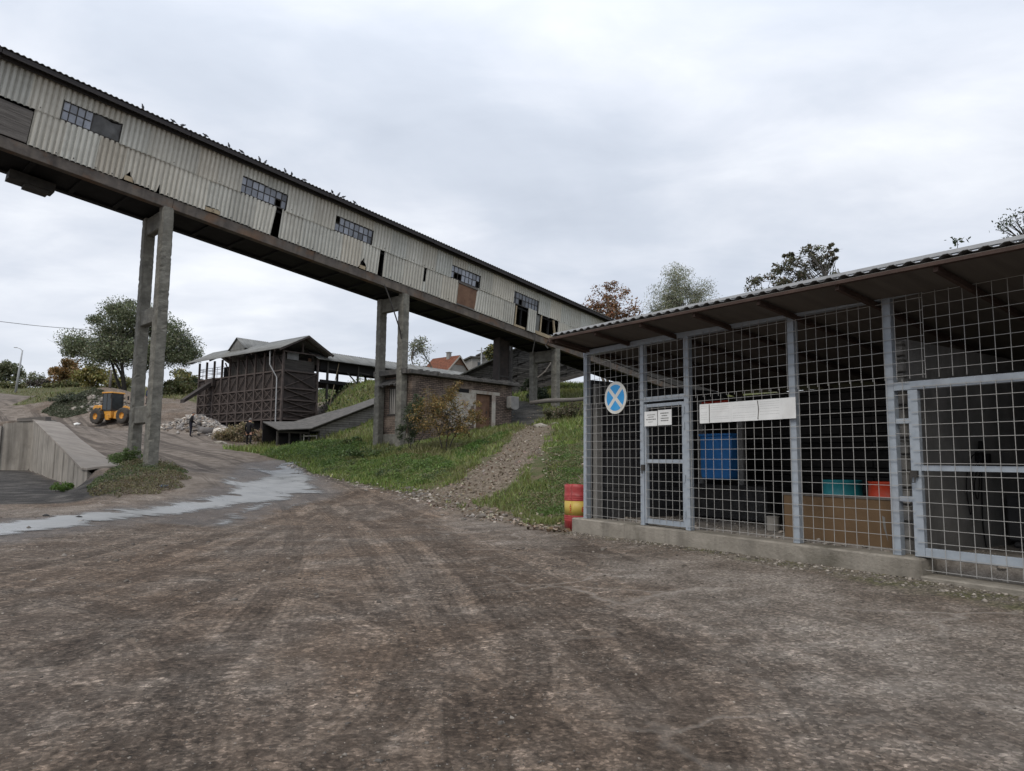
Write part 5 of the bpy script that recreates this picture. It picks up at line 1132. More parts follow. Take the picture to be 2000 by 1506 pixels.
    m.tube(smooth_line([(.05, 0, -.08), (.02, .02, -.5), (.02, 0, -.9), (.03, .03, -1.21)]), .009, 5); m.build('cable', 'cloth_black', t)
    t = thing('concrete_trough', 'grey concrete trough on the floor of the right-hand bay', 'trough', W(6.55, 2.9, .40), rz)
    m = MB(); m.box((-.5, -.4, .08), (.6, .4, .7)); m.box((-.4, -.5, 0), (.5, .3, .078)); m.build('body', 'dark_plaster', t, bevel=.03)
    # shell-marked drum outside
    d0 = at(1131, 1033, 14.25); d0[2] = tz(d0[0], d0[1])-.015
    t = thing('steel_drum', 'battered red steel drum with a yellow band, outside at the left cage corner', 'drum', d0, -2.2)
    r = .288; n = 44; rsd = np.random.RandomState(6)
    def band(z0, z1, ribs, mat, name, wav=False):
        prof = [(z0, r)]
        for q in ribs: prof += [(q-.016, r), (q, r+.012), (q+.016, r)]
        prof += [(z1-.14 if wav else z1, r)]
        if wav: prof += [(z1-.07, r), (z1, r)]
        G = np.zeros((len(prof), n+1, 3)); A = np.linspace(0, 2*math.pi, n+1)
        dent = -.035*np.exp(-((np.mod(A-2.85+math.pi, 2*math.pi)-math.pi)/.35)**2)-.02*np.exp(-((np.mod(A-4.2+math.pi, 2*math.pi)-math.pi)/.3)**2)
        for i, (z, rr) in enumerate(prof):
            k = i/(len(prof)-1) if wav else 0; R = rr+dent*k*1.5; zz = z+(dent*1.9*k+.012*np.sin(3*A+1)*k)
            G[i, :, 0] = R*np.cos(A); G[i, :, 1] = R*np.sin(A); G[i, :, 2] = zz
        m = MB(); m.grid(G); m.build(name, mat, t, smooth=True, thick=.006)
    band(0, .298, [.20, .24, .28], 'drum_red', 'lower_body'); band(.30, .578, [], 'drum_yellow', 'yellow_band'); band(.58, .90, [.60, .64, .68], 'drum_red', 'upper_body', True)
    m = MB(); m.lathe([(.001, .03), (.28, .03)], 30); m.build('base_plate', 'drum_red', t)
    # the red emblem and the lettering on the yellow band
    view = math.atan2(-d0[1], -d0[0])+2.2
    def patch(m, a0, a1, z0, z1): 
        N = 4; G = np.zeros((2, N+1, 3)); A = np.linspace(a0, a1, N+1)
        for i, z in enumerate((z0, z1)): G[i, :, 0] = (r+.005)*np.cos(A); G[i, :, 1] = (r+.005)*np.sin(A); G[i, :, 2] = z
        m.grid(G)
    m = MB(); a = view-.62; e = .055
    for z0, z1, w0, w1 in ((.385, .40, -1., 1.), (.40, .425, .2, 1.), (.425, .44, -.9, 1.), (.44, .468, -1., -.2), (.468, .485, -1., 1.1), (.485, .52, -.3, .4)): patch(m, a+w0*e, a+w1*e, z0, z1)
    patch(m, a-.12, a+.12, .352, .36); m.build('red_emblem', 'mark_red', t)
    m = MB(); a = view+.18
    for z0, z1, w0, w1 in ((.375, .395, 0, 2.6), (.395, .45, 0, .9), (.45, .47, .3, 2.8), (.415, .432, .9, 2.2), (.395, .45, 2.0, 2.8)): patch(m, a+w0*.06, a+w1*.06, z0, z1)
    m.build('red_lettering', 'mark_red', t)
mk('ground_floor', (.13, .115, .10), (.22, .20, .18), 6, (.3, .28, .255), bump=.6, bscale=40)
cage()

# ================================================================== BRICK SHED
UH = GU[:2]/np.linalg.norm(GU[:2]); VH = GV[:2]
def frame(P, x2):
    x2 = np.asarray(x2)/np.linalg.norm(x2); return Matrix(((x2[0], -x2[1], 0, P[0]), (x2[1], x2[0], 0, P[1]), (0, 0, 1, P[2]), (0, 0, 0, 1)))
def brick_shed():
    P = at(793, 800, 33.75)+np.array([*(UH*.42+VH*.14), 0]); zt = 5.62
    t = thing('brick_shed', 'derelict flat-roofed brick shed under the conveyor gallery, with peeling plaster and a door', 'shed', mat=frame((P[0], P[1], 0), UH))
    L, Wd = 7.0, 2.35; b0 = .6
    # right-hand long wall, with a doorway and a small opening
    m = MB(); dx0, dx1, dz0, dz1 = 4.28, 5.45, 3.05, 5.02
    m.box((0, 0, b0), (dx0, .25, zt)); m.box((dx1, 0, b0), (L, .25, zt)); m.box((dx0, 0, dz1), (dx1, .25, zt)); m.box((dx0, 0, b0), (dx1, .25, dz0)); m.build('brick_wall', 'old_brick', t)
    m = MB(); wz0, wz1 = 3.75, 5.1; wy0, wy1 = 1.02, 1.82
    m.box((0, .2501, b0+2), (.25, wy0, zt)); m.box((0, wy1, b0+2), (.25, Wd, zt)); m.box((0, wy0, wz1), (.25, wy1, zt)); m.box((0, wy0, b0+2), (.25, wy1, wz0)); m.build('brick_wall', 'old_brick', t)
    m = MB(); m.box((L-.25, .2501, b0), (L, Wd, zt)); m.box((.2501, Wd-.25, b0), (L-.25, Wd, zt)); m.build('brick_wall', 'old_brick', t)
    m = MB(); m.box((-.05, -.03, b0), (.2, Wd+.02, 2.75)); m.build('foundation', 'column_concrete', t, bevel=.03)
    m = MB(); rs = np.random.RandomState(3)
    e = [-.35, 1.4, 2.55, 4.4, 5.9, L+.3]
    for i in range(5):
        j = rs.normal()*.03; m.box((e[i]+.01, -.32+rs.normal()*.04, zt+.002+j*.3), (e[i+1], Wd+.3, zt+.17+j))
    m.box((-.42, -.05, zt+.02), (-.34, Wd+.3, zt+.3)); m.build('roof_slab', 'tar_roof', t, bevel=.02)
    m = MB()
    for i in range(60): x = rs.rand()*(L+.4)-.2; m.box((x, -.3+.12*rs.rand(), zt+.15), (x+.1+.25*rs.rand(), .1, zt+.19+.09*rs.rand()))
    m.build('roof_debris', 'tar_roof', t)
    # peeling plaster left on the wall as ragged sheets
    m = MB(); nx, nz = 90, 60; xs = np.linspace(2.0, 4.27, nx); zs = np.linspace(2.7, 5.05, nz); X, Z = np.meshgrid(xs, zs)
    q = fbm(X*1.6, Z*1.2, 12, 5)+.22-.32*np.abs((X-3.35)/1.3)**2-.12*np.abs((Z-4.)/1.2)**2; ok = q > 0
    c = ok[:-1, :-1] & ok[1:, :-1] & ok[:-1, 1:] & ok[1:, 1:]
    for i, k in zip(*np.where(c)): m.quad((xs[k], -.012, zs[i]), (xs[k+1], -.012, zs[i]), (xs[k+1], -.012, zs[i+1]), (xs[k], -.012, zs[i+1]))
    m.build('peeling_plaster', 'plaster_pale', t)
    m = MB(); m.box((dx0-.12, -.02, dz0), (dx0, .12, dz1)); m.box((dx1, -.02, dz0), (dx1+.28, .1, dz1+.02)); m.box((dx0-.5, -.025, dz1), (dx1+.6, .1, dz1+.17)); m.build('door_frame', 'plaster_pale', t)
    m = MB()
    for i in range(5): m.box((dx0+.01+i*.232, .16+.004*(i % 2), dz0), (dx0+.01+i*.232+.226, .2, dz1-.01))
    d = m.build('door', 'wood_brown', t); m = MB(); m.box((dx0+.9, .12, 4.0), (dx0+.94, .155, 4.14)); m.build('handle', 'dark_steel', d)
    m = MB(); m.box((2.95, -.02, 5.0), (3.75, .0, 5.2)); m.build('lintel', 'soffit', t)
    # barred window in the narrow wall
    m = MB(); m.box((.02, wy0, wz0), (.12, wy0+.07, wz1)); m.box((.02, wy1-.07, wz0), (.12, wy1, wz1)); m.box((.02, wy0+.071, wz1-.08), (.12, wy1-.071, wz1)); m.box((-.06, wy0-.05, wz0-.08), (.13, wy1+.05, wz0-.001))
    wn = m.build('window', 'wood_dark', t); m = MB(); m.quad((.13, wy0, wz0), (.13, wy1, wz0), (.13, wy1, wz1), (.13, wy0, wz1)); m.build('pane', 'cab_glass', wn)
    m = MB()
    for y, h in ((.13, .06), (.28, .10), (.46, .07), (.62, .05)): m.box((-.02, wy0+y, wz0+.001), (.012, wy0+y+h, wz1-.1))
    m.build('bars', 'house_wall_pale', wn)
    m = MB()
    for i in range(7): a = wy0-.3+i*.2; m.hexa([(-.5+.05*rs.rand(), a, wz1+.0+.06*rs.normal()), (-.02, a, wz1+.33), (-.02, a+.19, wz1+.33), (-.48+.05*rs.rand(), a+.19, wz1+.02), (-.5, a, wz1+.06), (-.02, a, wz1+.4), (-.02, a+.19, wz1+.4), (-.48, a+.19, wz1+.07)])
    m.build('window_awning', 'tar_roof', t)
    t2 = thing('concrete_bin', 'small rounded concrete bin beside the right end of the brick shed', 'bin', at(1006, 792, 38.6), _az); t2.scale = (.62, .62, .66)
    m = MB(); n = 12; pts = [(-.5, 0, .75), (-.5, 0, -.1)]+[(-.5+.5-.5*math.cos(math.pi*i/n), 0, -.1-.28*math.sin(math.pi*i/n)) for i in range(1, n)]+[(.5, 0, -.1), (.5, 0, .75)]; m.prism(pts, (0, .6, 0)); m.build('body', 'block_wall', t2, bevel=.03)
brick_shed()

# ================================================================== RUSTY BUNKER
BO = at(547, 862, 58); BO[2] = BO[2]-.1
BX = np.array([.643, .766]); BY = np.array([-.766, .643]); ZB = BO[2]
def bunker():
    M = frame(BO, BX)
    t = thing('loading_bunker', 'rust-brown steel loading bunker braced with crosses, under a grey sheet roof', 'bunker', mat=M)
    L, Wd = 14.4, 3.3; h = lambda z: z-ZB
    zc = [h(4.72), h(5.45), h(6.35), h(7.32), h(8.75)]; top = h(8.75); ze = h(10.45); wall0 = h(4.7)
    m = MB(); m.box((.06, .06, wall0), (Wd-.06, L-.06, top)); m.build('steel_bin', 'rust_steel', t)
    m = MB(); m.box((.45, .6, .2), (Wd-.3, L-.4, wall0-.01)); m.build('under_shade_block', 'soffit', t)  # near-black block filling the open legs, standing in for the shade there
    n = 10
    for i in range(n+1):
        y = L*i/n; m = MB(); up = ze-.02 if True else top; m.box((-.09, y-.08, -1.2 if i < 4 else wall0-1.0), (.055, y+.08, up)); m.build('post', 'rust_frame', t)
    for y in (0, L): 
        m = MB(); m.box((Wd-.055, y-.09, -1.0), (Wd+.09, y+.09, ze-.02)); m.build('post', 'rust_frame', t)
    for z in zc:
        m = MB(); m.box((-.07, .08, z-.06), (.05, L-.08, z+.06)); m.box((.1, -.07, z-.06), (Wd-.06, .05, z+.06)); m.build('girt', 'rust_frame', t)
    m = MB()
    for i in range(n):
        y0, y1 = L*i/n+.1, L*(i+1)/n-.1
        for k in range(4):
            m.bar((-.035, y1, zc[k]+.06), (-.035, y0, zc[k+1]-.06), .07, .05)
            if k in (1, 2) and i > 0 or (k == 0 and i % 2): m.bar((-.015, y0, zc[k]+.06), (-.015, y1, zc[k+1]-.06), .07, .05)
    for k in range(4):
        m.bar((.15, -.035, zc[k+1]-.08), (Wd-.12, -.035, zc[k]+.08), .12, .05); m.bar((.15, -.015, zc[k]+.08), (Wd-.12, -.015, zc[k+1]-.08), .06, .05)
    m.build('cross_brace', 'rust_frame', t)
    # upper storey
    m = MB(); m.box((.3, .3, top+.01), (.36, L*.66, ze-.3)); m.box((.361, .3, top+.01), (Wd-.1, .36, top+1.05)); m.box((Wd-.2, .361, top+.01), (Wd-.12, L*.7, ze-.1)); m.build('upper_wall', 'wood_dark', t)
    m = MB()
    for i in range(7): m.bar((.22, L*i/10+.2, top), (.22, L*(i+1)/10-.1, ze-.3), .09)
    m.build('upper_brace', 'rust_frame', t)
    m = MB()
    for z in (.45, .85, 1.05): m.bar((-.02, L*.68, top+z), (-.02, L, top+z), .035); m.bar((.0, L+.02, top+z), (Wd, L+.02, top+z), .035)
    for y in np.arange(L*.7, L+.1, .9): m.bar((-.02, y, top), (-.02, y, top+1.05), .03)
    m.build('railing', 'rust_frame', t)
    m = MB(); m.box((.9, L*.72, top+.01), (2.0, L*.8, ze-.5)); m.build('drive_unit', 'soffit', t)
    m = MB(); m.box((.45, .235, top+1.0), (1.55, .27, top+1.62)); m.build('sheet_panel', 'roof_zinc', t)
    m = MB(); m.box((Wd-.62, .5, top+1.05), (Wd-.3, .54, top+1.35)); m.build('rusty_plate', 'wood_brown', t)
    # roof
    x0, x1, xr = -.95, Wd+1.05, 1.75; zr = ze+1.35; ys = [-.9, L+1.0]
    def slope(xa, za, xb, zb, y0, y1, name, mat='old_sheet', par=t):
        k = max(2, int((y1-y0)/.19*4)); yy = np.linspace(y0, y1, k); c = .02*np.cos(2*math.pi*yy/.19); G = np.stack([np.stack([np.full_like(yy, xa+(xb-xa)*q), yy, za+(zb-za)*q+c+.02*np.sin(yy*.7)*(1-abs(2*q-1))], -1) for q in (0, .5, 1)])
        m = MB(); m.grid(G); return m.build(name, mat, par, smooth=True, thick=.03)
    slope(x0, ze-.05, xr, zr, *ys, 'roof_slope'); slope(xr, zr, x1, ze-.05, *ys, 'roof_slope')
    m = MB(); 
    for (xa, za, xb, zb) in ((x0+.05, ze-.14, xr, zr-.09), (xr, zr-.09, x1-.05, ze-.14)):
        for y in (-.8, 0., 3.6, 7.2, 10.8, 14.4): m = MB(); m.bar((xa, y, za), (xb, y, zb), .1, .14); m.build('rafter', 'rust_frame', t)
    m = MB(); m.bar((0, -.02, ze-.1), (Wd, -.02, ze-.1), .1); m.bar((xr, -.02, ze-.1), (xr, -.02, zr-.2), .09); m.build('gable_tie', 'rust_frame', t)
    # raised cross roof
    yc = 8.7; zt = h(12.45); zb_ = h(11.35); 
    def slope2(ya, za, yb, zb2, xa, xb):
        k = int((xb-xa)/.2*4); xx = np.linspace(xa, xb, k); c = .02*np.cos(2*math.pi*xx/.2); G = np.stack([np.stack([xx, np.full_like(xx, ya+(yb-ya)*q), za+(zb2-za)*q+c], -1) for q in (0, .5, 1)]); m = MB(); m.grid(G); m.build('monitor_roof', 'old_sheet', t, smooth=True, thick=.03)
    slope2(yc, zt, yc-1.5, zb_, .45, 3.7); slope2(yc+1.5, zb_, yc, zt, .45, 3.7)
    m = MB(); m.prism([(.6, yc-1.4, zb_), (.6, yc+1.4, zb_), (.6, yc, zt-.08)], (.08, 0, 0)); m.box((.62, yc-1.2, zr-1.2), (3.4, yc+1.2, zb_)); m.build('monitor_wall', 'old_sheet', t)
    # chute, drain pipe
    m = MB(); m.hexa([(-.1, 11.4, top-.55), (-.1, 12.3, top-.55), (-2.7, 12.2, top-2.4), (-2.7, 11.4, top-2.4), (-.1, 11.4, top-.15), (-.1, 12.3, top-.15), (-2.7, 12.2, top-2.1), (-2.7, 11.4, top-2.1)]); m.box((-.3, 11.2, top-.7), (.0, 12.5, top+.05)); m.build('loading_chute', 'rust_steel', t)
    m = MB(); m.tube([(-.75, .9, ze-.1), (-.72, .9, top+.45), (-.2, .6, top-.6), (-.2, .5, wall0-.5), (-.2, .5, .2)], .05, 8); m.build('drain_pipe', 'lamp_metal', t)
    m = MB(); m.tube([(Wd+2.2, .0, ze-.5), (Wd+.95, .0, wall0-.6), (Wd+.8, 0, .6)], .03, 6); m.build('hanging_rope', 'timber_pale', t)
    # covered conveyor running off to the right
    c = thing('covered_conveyor', 'open-sided covered conveyor with a long grey roof on steel posts, right of the rusty bunker', 'conveyor', mat=M)
    X0, X1 = Wd+.3, 27.; a0, a1 = .1, 3.2; ez = h(10.0); rz_ = h(11.05)
    def slope3(ya, za, yb, zb2, name):
        k = int((X1-X0)/.25*4); xx = np.linspace(X0-.6, X1, k); cc = .02*np.cos(2*math.pi*xx/.25); G = np.stack([np.stack([xx, np.full_like(xx, ya+(yb-ya)*q), za+(zb2-za)*q+cc], -1) for q in (0, .5, 1)]); m = MB(); m.grid(G); m.build(name, 'old_sheet', c, smooth=True, thick=.03)
    slope3(a0-.6, ez, 1.65, rz_, 'roof_slope'); slope3(1.65, rz_, a1+.6, ez, 'roof_slope')
    m = MB(); m.box((X0, a0-.02, ez-.85), (X1, a0+.04, ez-.02)); m.box((X0, a1-.04, ez-.6), (X1, a1+.02, ez-.02)); m.build('side_sheeting', 'soffit', c)
    fl = h(8.15)
    m = MB(); m.box((X0, a0, fl-.22), (X1, a1, fl)); m.bar((X0, a0-.1, fl+.02), (X1, a0-.1, fl+.02), .18, .3); m.build('belt_frame', 'soffit', c)
    for x in np.arange(X0+.8, X1, 3.3):
        for y in (a0, a1):
            m = MB(); m.box((x-.08, y-.08, fl-1.5), (x+.08, y+.08, ez-.05)); m.build('post', 'dark_steel', c)
        m = MB(); m.bar((x, a0, fl+1.2), (x+1.3, a0, ez-.75), .08); m.bar((x+3.3-.0, a0, fl+.1), (x+2.1, a0, ez-.8), .09); m.build('brace', 'dark_steel', c)
    m = MB(); m.box((X0+3., a0+.2, fl-1.4), (X1, a0+.3, fl-.3)); m.build('skirt_panel', 'old_sheet', c)
bunker()

# ================================================================== LEAN-TO BELOW THE BUNKER
def lean_to():
    A = at(537, 870, 45.5); B = at(735, 838, 50.); d = (B-A)[:2]; Ln = np.linalg.norm(d); d = d/Ln
    zA = tz(*A[:2])
    t = thing('plank_lean_to', 'low weathered plank shed whose long roof climbs the bank below the rusty bunker', 'shed', mat=frame((A[0], A[1], 0), d))
    P = np.array([A[0], A[1], 0]); n = np.array([-d[1], d[0], 0])
    def loc(x, y): q = onplane(x, y, P, n); return (q-P)[:2]@d, q[2]
    s1, z1 = loc(540, 841); s2, z2 = loc(603, 838.5); s3, z3 = loc(718, 794); s4, z4 = loc(760, 777)
    up = [loc(551, 826), loc(632, 820.5), loc(716, 785)]
    dep = 2.6
    m = MB()
    for (xa, za, xb, zb, r0_, r1_) in ((s1, z1, s2, z2, .62, .55), (s2, z2, s3, z3, .55, .12), (s3, z3, s4, z4, .12, .05)):
        m.hexa([(xa, -.35, za), (xb, -.35, zb), (xb, dep, zb+r1_), (xa, dep, za+r0_), (xa, -.35, za+.06), (xb, -.35, zb+.06), (xb, dep, zb+r1_+.06), (xa, dep, za+r0_+.06)])
    m.build('roof', 'tar_roof', t)
    sw, zw = loc(625, 845); m = MB()
    m.prism([(sw, 0, 1.2), (s4, 0, 2.), (s4, 0, z4-.12), (s3, 0, z3-.12), (s2+.2, 0, z2-.12), (sw, 0, z2-.1)], (0, .08, 0)); m.build('plank_wall', 'plank_light', t)
    m = MB(); m.prism([(s2, -.04, z2-.18), (s4, -.04, z4-.18), (s4, -.04, z4-.02), (s2, -.04, z2-.02)], (0, .04, 0)); m.box((s1, -.04, z1-.14), (s2, .0, z1-.02)); m.build('fascia', 'wood_dark', t)
    m = MB(); m.box((s1, dep-.1, 1.), (s4, dep, z1+.4)); m.box((s1+.1, .25, 1), (sw, .3, z1-.35)); m.build('back_wall', 'soffit', t)  # near box is a black panel behind the posts, standing in for interior shade
    for k in (0, .28, .55, .75, 1.):
        x = s1+.1+(sw-s1-.15)*k; m = MB(); m.box((x-.05, .0, 1.), (x+.05, .1, z1-.04)); m.build('post', 'wood_dark', t)
    xa = s1+(sw-s1)*.62; xb = s1+(sw-s1)*.92; m = MB(); m.bar((xa, -.02, z1-.9), (xb, -.02, z1-.5), .06); m.bar((xa, -.02, z1-1.2), (xa, -.02, z1-.2), .06); m.bar((xb, -.02, z1-1.2), (xb, -.02, z1-.2), .06); m.bar((xa, -.02, z1-.3), (xb, -.02, z1-.25), .06); m.build('broken_frame', 'house_wall_pale', t)
lean_to()

# ================================================================== INCLINED TIMBER GALLERY BEHIND THE SHED
def timber_gallery():
    A = at(900, 740, 46.5); B = at(1160, 700, 54.5); d = (B-A)[:2]; d = d/np.linalg.norm(d); P = np.array([A[0], A[1], 0]); n = np.array([-d[1], d[0], 0])
    t = thing('timber_gallery', 'dilapidated inclined timber gallery of dark loose planks behind the brick shed', 'shed', mat=frame((A[0], A[1], 0), d))
    def loc(x, y): q = onplane(x, y, P, n); return np.array([(q-P)[:2]@d, q[2]])
    r0, r1, b0, b1 = loc(903, 729), loc(1075, 647), loc(903, 790), loc(1140, 727); bm = loc(1035, 756)
    k = (b1-bm)[1]/(b1-bm)[0]; b0 = np.array([r0[0], bm[1]+k*(r0[0]-bm[0])]); e = loc(1150, 700)[0]; kr = (r1-r0)[1]/(r1-r0)[0]; Rt = lambda x: r0[1]+kr*(x-r0[0]); Bt = lambda x: bm[1]+k*(x-bm[0])
    rs = np.random.RandomState(8); m = MB(); x = r0[0]
    npl = 14
    while x < e:
        x2 = x+2.4
        for j in range(npl):
            q0, q1 = j/npl, (j+.94)/npl; y = rs.normal()*.02
            if rs.rand() < .06: continue
            a = rs.normal()*.03; m.hexa([(x, y, Bt(x)+(Rt(x)-Bt(x))*q0+a), (x2-.03, y, Bt(x2)+(Rt(x2)-Bt(x2))*q0-a), (x2-.03, y+.03, Bt(x2)+(Rt(x2)-Bt(x2))*q0-a), (x, y+.03, Bt(x)+(Rt(x)-Bt(x))*q0+a), (x, y, Bt(x)+(Rt(x)-Bt(x))*q1+a), (x2-.03, y, Bt(x2)+(Rt(x2)-Bt(x2))*q1-a), (x2-.03, y+.03, Bt(x2)+(Rt(x2)-Bt(x2))*q1-a), (x, y+.03, Bt(x)+(Rt(x)-Bt(x))*q1+a)])
        x = x2
    m.build('plank_wall', 'plank_grey', t)
    m = MB(); m.prism([(r0[0], .1, Bt(r0[0])), (e, .1, Bt(e)), (e, .1, Rt(e)-.2), (r0[0], .1, Rt(r0[0])-.2)], (0, .5, 0)); m.build('inner_wall', 'wood_dark', t)
    m = MB(); xa, xb = r0[0]-.5, e+.5
    m.hexa([(xa, -.4, Rt(xa)), (xb, -.4, Rt(xb)), (xb, 3.2, Rt(xb)-.95), (xa, 3.2, Rt(xa)-.95), (xa, -.4, Rt(xa)+.08), (xb, -.4, Rt(xb)+.08), (xb, 3.2, Rt(xb)-.87), (xa, 3.2, Rt(xa)-.87)]); m.build('roof', 'old_sheet', t)
    m = MB(); m.hexa([(xa, -.06, Bt(xa)-.28), (xb, -.06, Bt(xb)-.28), (xb, .2, Bt(xb)-.28), (xa, .2, Bt(xa)-.28), (xa, -.06, Bt(xa)), (xb, -.06, Bt(xb)), (xb, .2, Bt(xb)), (xa, .2, Bt(xa))]); m.build('sill_beam', 'wood_grey', t)
    m = MB(); c0 = loc(1040, 742); c1 = loc(1072, 708); m.tube([(c0[0], -.3, c0[1]), ((c0[0]+c1[0])/2, -.45, (c0[1]+c1[1])/2-.1), (c1[0], -.3, c1[1])], .06, 6); m.build('hose', 'wood_grey', t)
    # dark transfer chute and its pipe under the gallery
    q = at(985, 720, 41.6); t2 = thing('transfer_chute', 'dark steel transfer chute hanging below the gallery behind the brick shed', 'chute', (q[0], q[1], tz(q[0], q[1])), _az)
    zb = tz(q[0], q[1]); hh = at(985, 662, 41.6)[2]-zb+.5; m = MB(); m.box((-.45, 0, .8), (.42, .5, hh)); m.build('body', 'rust_steel', t2); m = MB(); m.box((-.45, -.03, .8), (-.37, -.001, hh)); m.box((.34, -.03, .8), (.42, -.001, hh)); m.box((-.37, -.03, 2.2), (.34, -.001, 2.3)); m.build('frame', 'dark_steel', t2)
    q = at(998, 760, 41.2); zb = tz(q[0], q[1]); t3 = thing('steel_pipe', 'upright grey pipe at the right end of the brick shed roof', 'pipe', (q[0], q[1], zb)); m = MB(); hh = at(998, 676, 41.2)[2]-zb; m.tube([(0, 0, -.2), (0, 0, hh)], .085, 10)
    for f in (.45, .62, .8): m.tube([(0, 0, hh*f), (0, 0, hh*f+.1)], .12, 10)
    m.build('pipe', 'dark_steel', t3)
    # log along the top of the bank
    p, q = at(1035, 787, 40.5), at(1150, 778, 40.9); t4 = thing('log', 'pale log lying along the top of the bank beside the cage', 'log', (p+q)/2); c = (p+q)/2
    m = MB(); m.tube([p-c, (p-c)*.4+[0, 0, .05], (q-c)*.5+[0, 0, -.03], q-c], [.11, .13, .12, .10], 9); m.build('timber', 'wood_grey', t4, smooth=True)
timber_gallery()

# ================================================================== RETAINING WALL
def retaining():
    t = thing('retaining_wall', 'streaked concrete retaining wall with a sloping top, left of the dark yard', 'wall', (W0[0], W0[1], 0))
    n = 26; d = (W1-W0); L = np.linalg.norm(d); d = d/L; nr = np.array([d[1], -d[0]])    # towards the road
    def topz(k): return 1.0+(3.66-1.0)*k**.95
    rs = np.random.RandomState(3); m = MB(); e = np.linspace(-.06, 1, 8)
    for i in range(7):
        j = rs.normal()*.012; a, b = d*L*e[i]+nr*j, d*L*e[i+1]-d*.02+nr*j; za, zb_ = topz(max(e[i], 0)), topz(e[i+1]); w_ = nr*.45
        m.hexa([(*a, -.4), (*(a+w_), -.4), (*(b+w_), -.4), (*b, -.4), (*a, za), (*(a+w_), za-.35), (*(b+w_), zb_-.35), (*b, zb_)])
    m.build('wall', 'wall_concrete', t)
    m = MB(); e = np.linspace(-.07, 1.04, 20); G = np.zeros((5, 20, 3))
    for i, k in enumerate(e):
        wd = 1.9*np.clip(1.0-.25*k, .6, 1)*(.6 if k < 0 else 1); p = W0+d*L*k
        for j, q in enumerate((0.0, .3, .6, .85, 1.)):
            pt = p-nr*.03+nr*wd*q; zt_ = topz(max(k, 0))+.035; g = tz(*pt)+.05; G[j, i] = (*(pt-W0), max(zt_*(1-q)+g*q, g))
    m.grid(G); m.build('ledge', 'ledge_concrete', t, thick=.07)
    t2 = thing('concrete_wall', 'plain concrete wall closing the far side of the dark yard, at the left edge', 'wall', (W1[0], W1[1], 0))
    d2 = (W2-W1); L2 = np.linalg.norm(d2); d2 /= L2; n2 = np.array([d2[1], -d2[0]])
    if n2[1] < 0: n2 = -n2
    def f(px, py): q = onplane(px, py, np.array([*W1, 0]), np.array([*n2, 0])); return (q[:2]-W1)@d2, q[2]
    m = MB(); s1, za = f(73, 820); s2, zb_ = f(6, 828); s3, zc = f(-40, 838)
    for (sa, z_a, sb, z_b, y) in ((-.6, za+.06, s2, zb_, 0.), (s2+.02, zb_-.12, s3+2, zc, -.12), (s3+2.02, zc, L2, zc-.5, -.12)):
        a, b = d2*sa+n2*y, d2*sb+n2*y; w_ = n2*1.6; m.hexa([(*a, -.4), (*b, -.4), (*(b+w_), -.4), (*(a+w_), -.4), (*a, z_a), (*b, z_b), (*(b+w_), z_b), (*(a+w_), z_a)])
    m.build('wall', 'wall_concrete', t2)
    m = MB(); sa, sb = -.75, .9; a, b = d2*sa-n2*.06, d2*sb-n2*.06; w_ = n2*.7; m.hexa([(*a, za-.05), (*b, za-.12), (*(b+w_), za-.12), (*(a+w_), za-.05), (*a, za+.22), (*b, za+.06), (*(b+w_), za+.06), (*(a+w_), za+.22)]); m.build('coping', 'wood_grey', t2)
retaining()

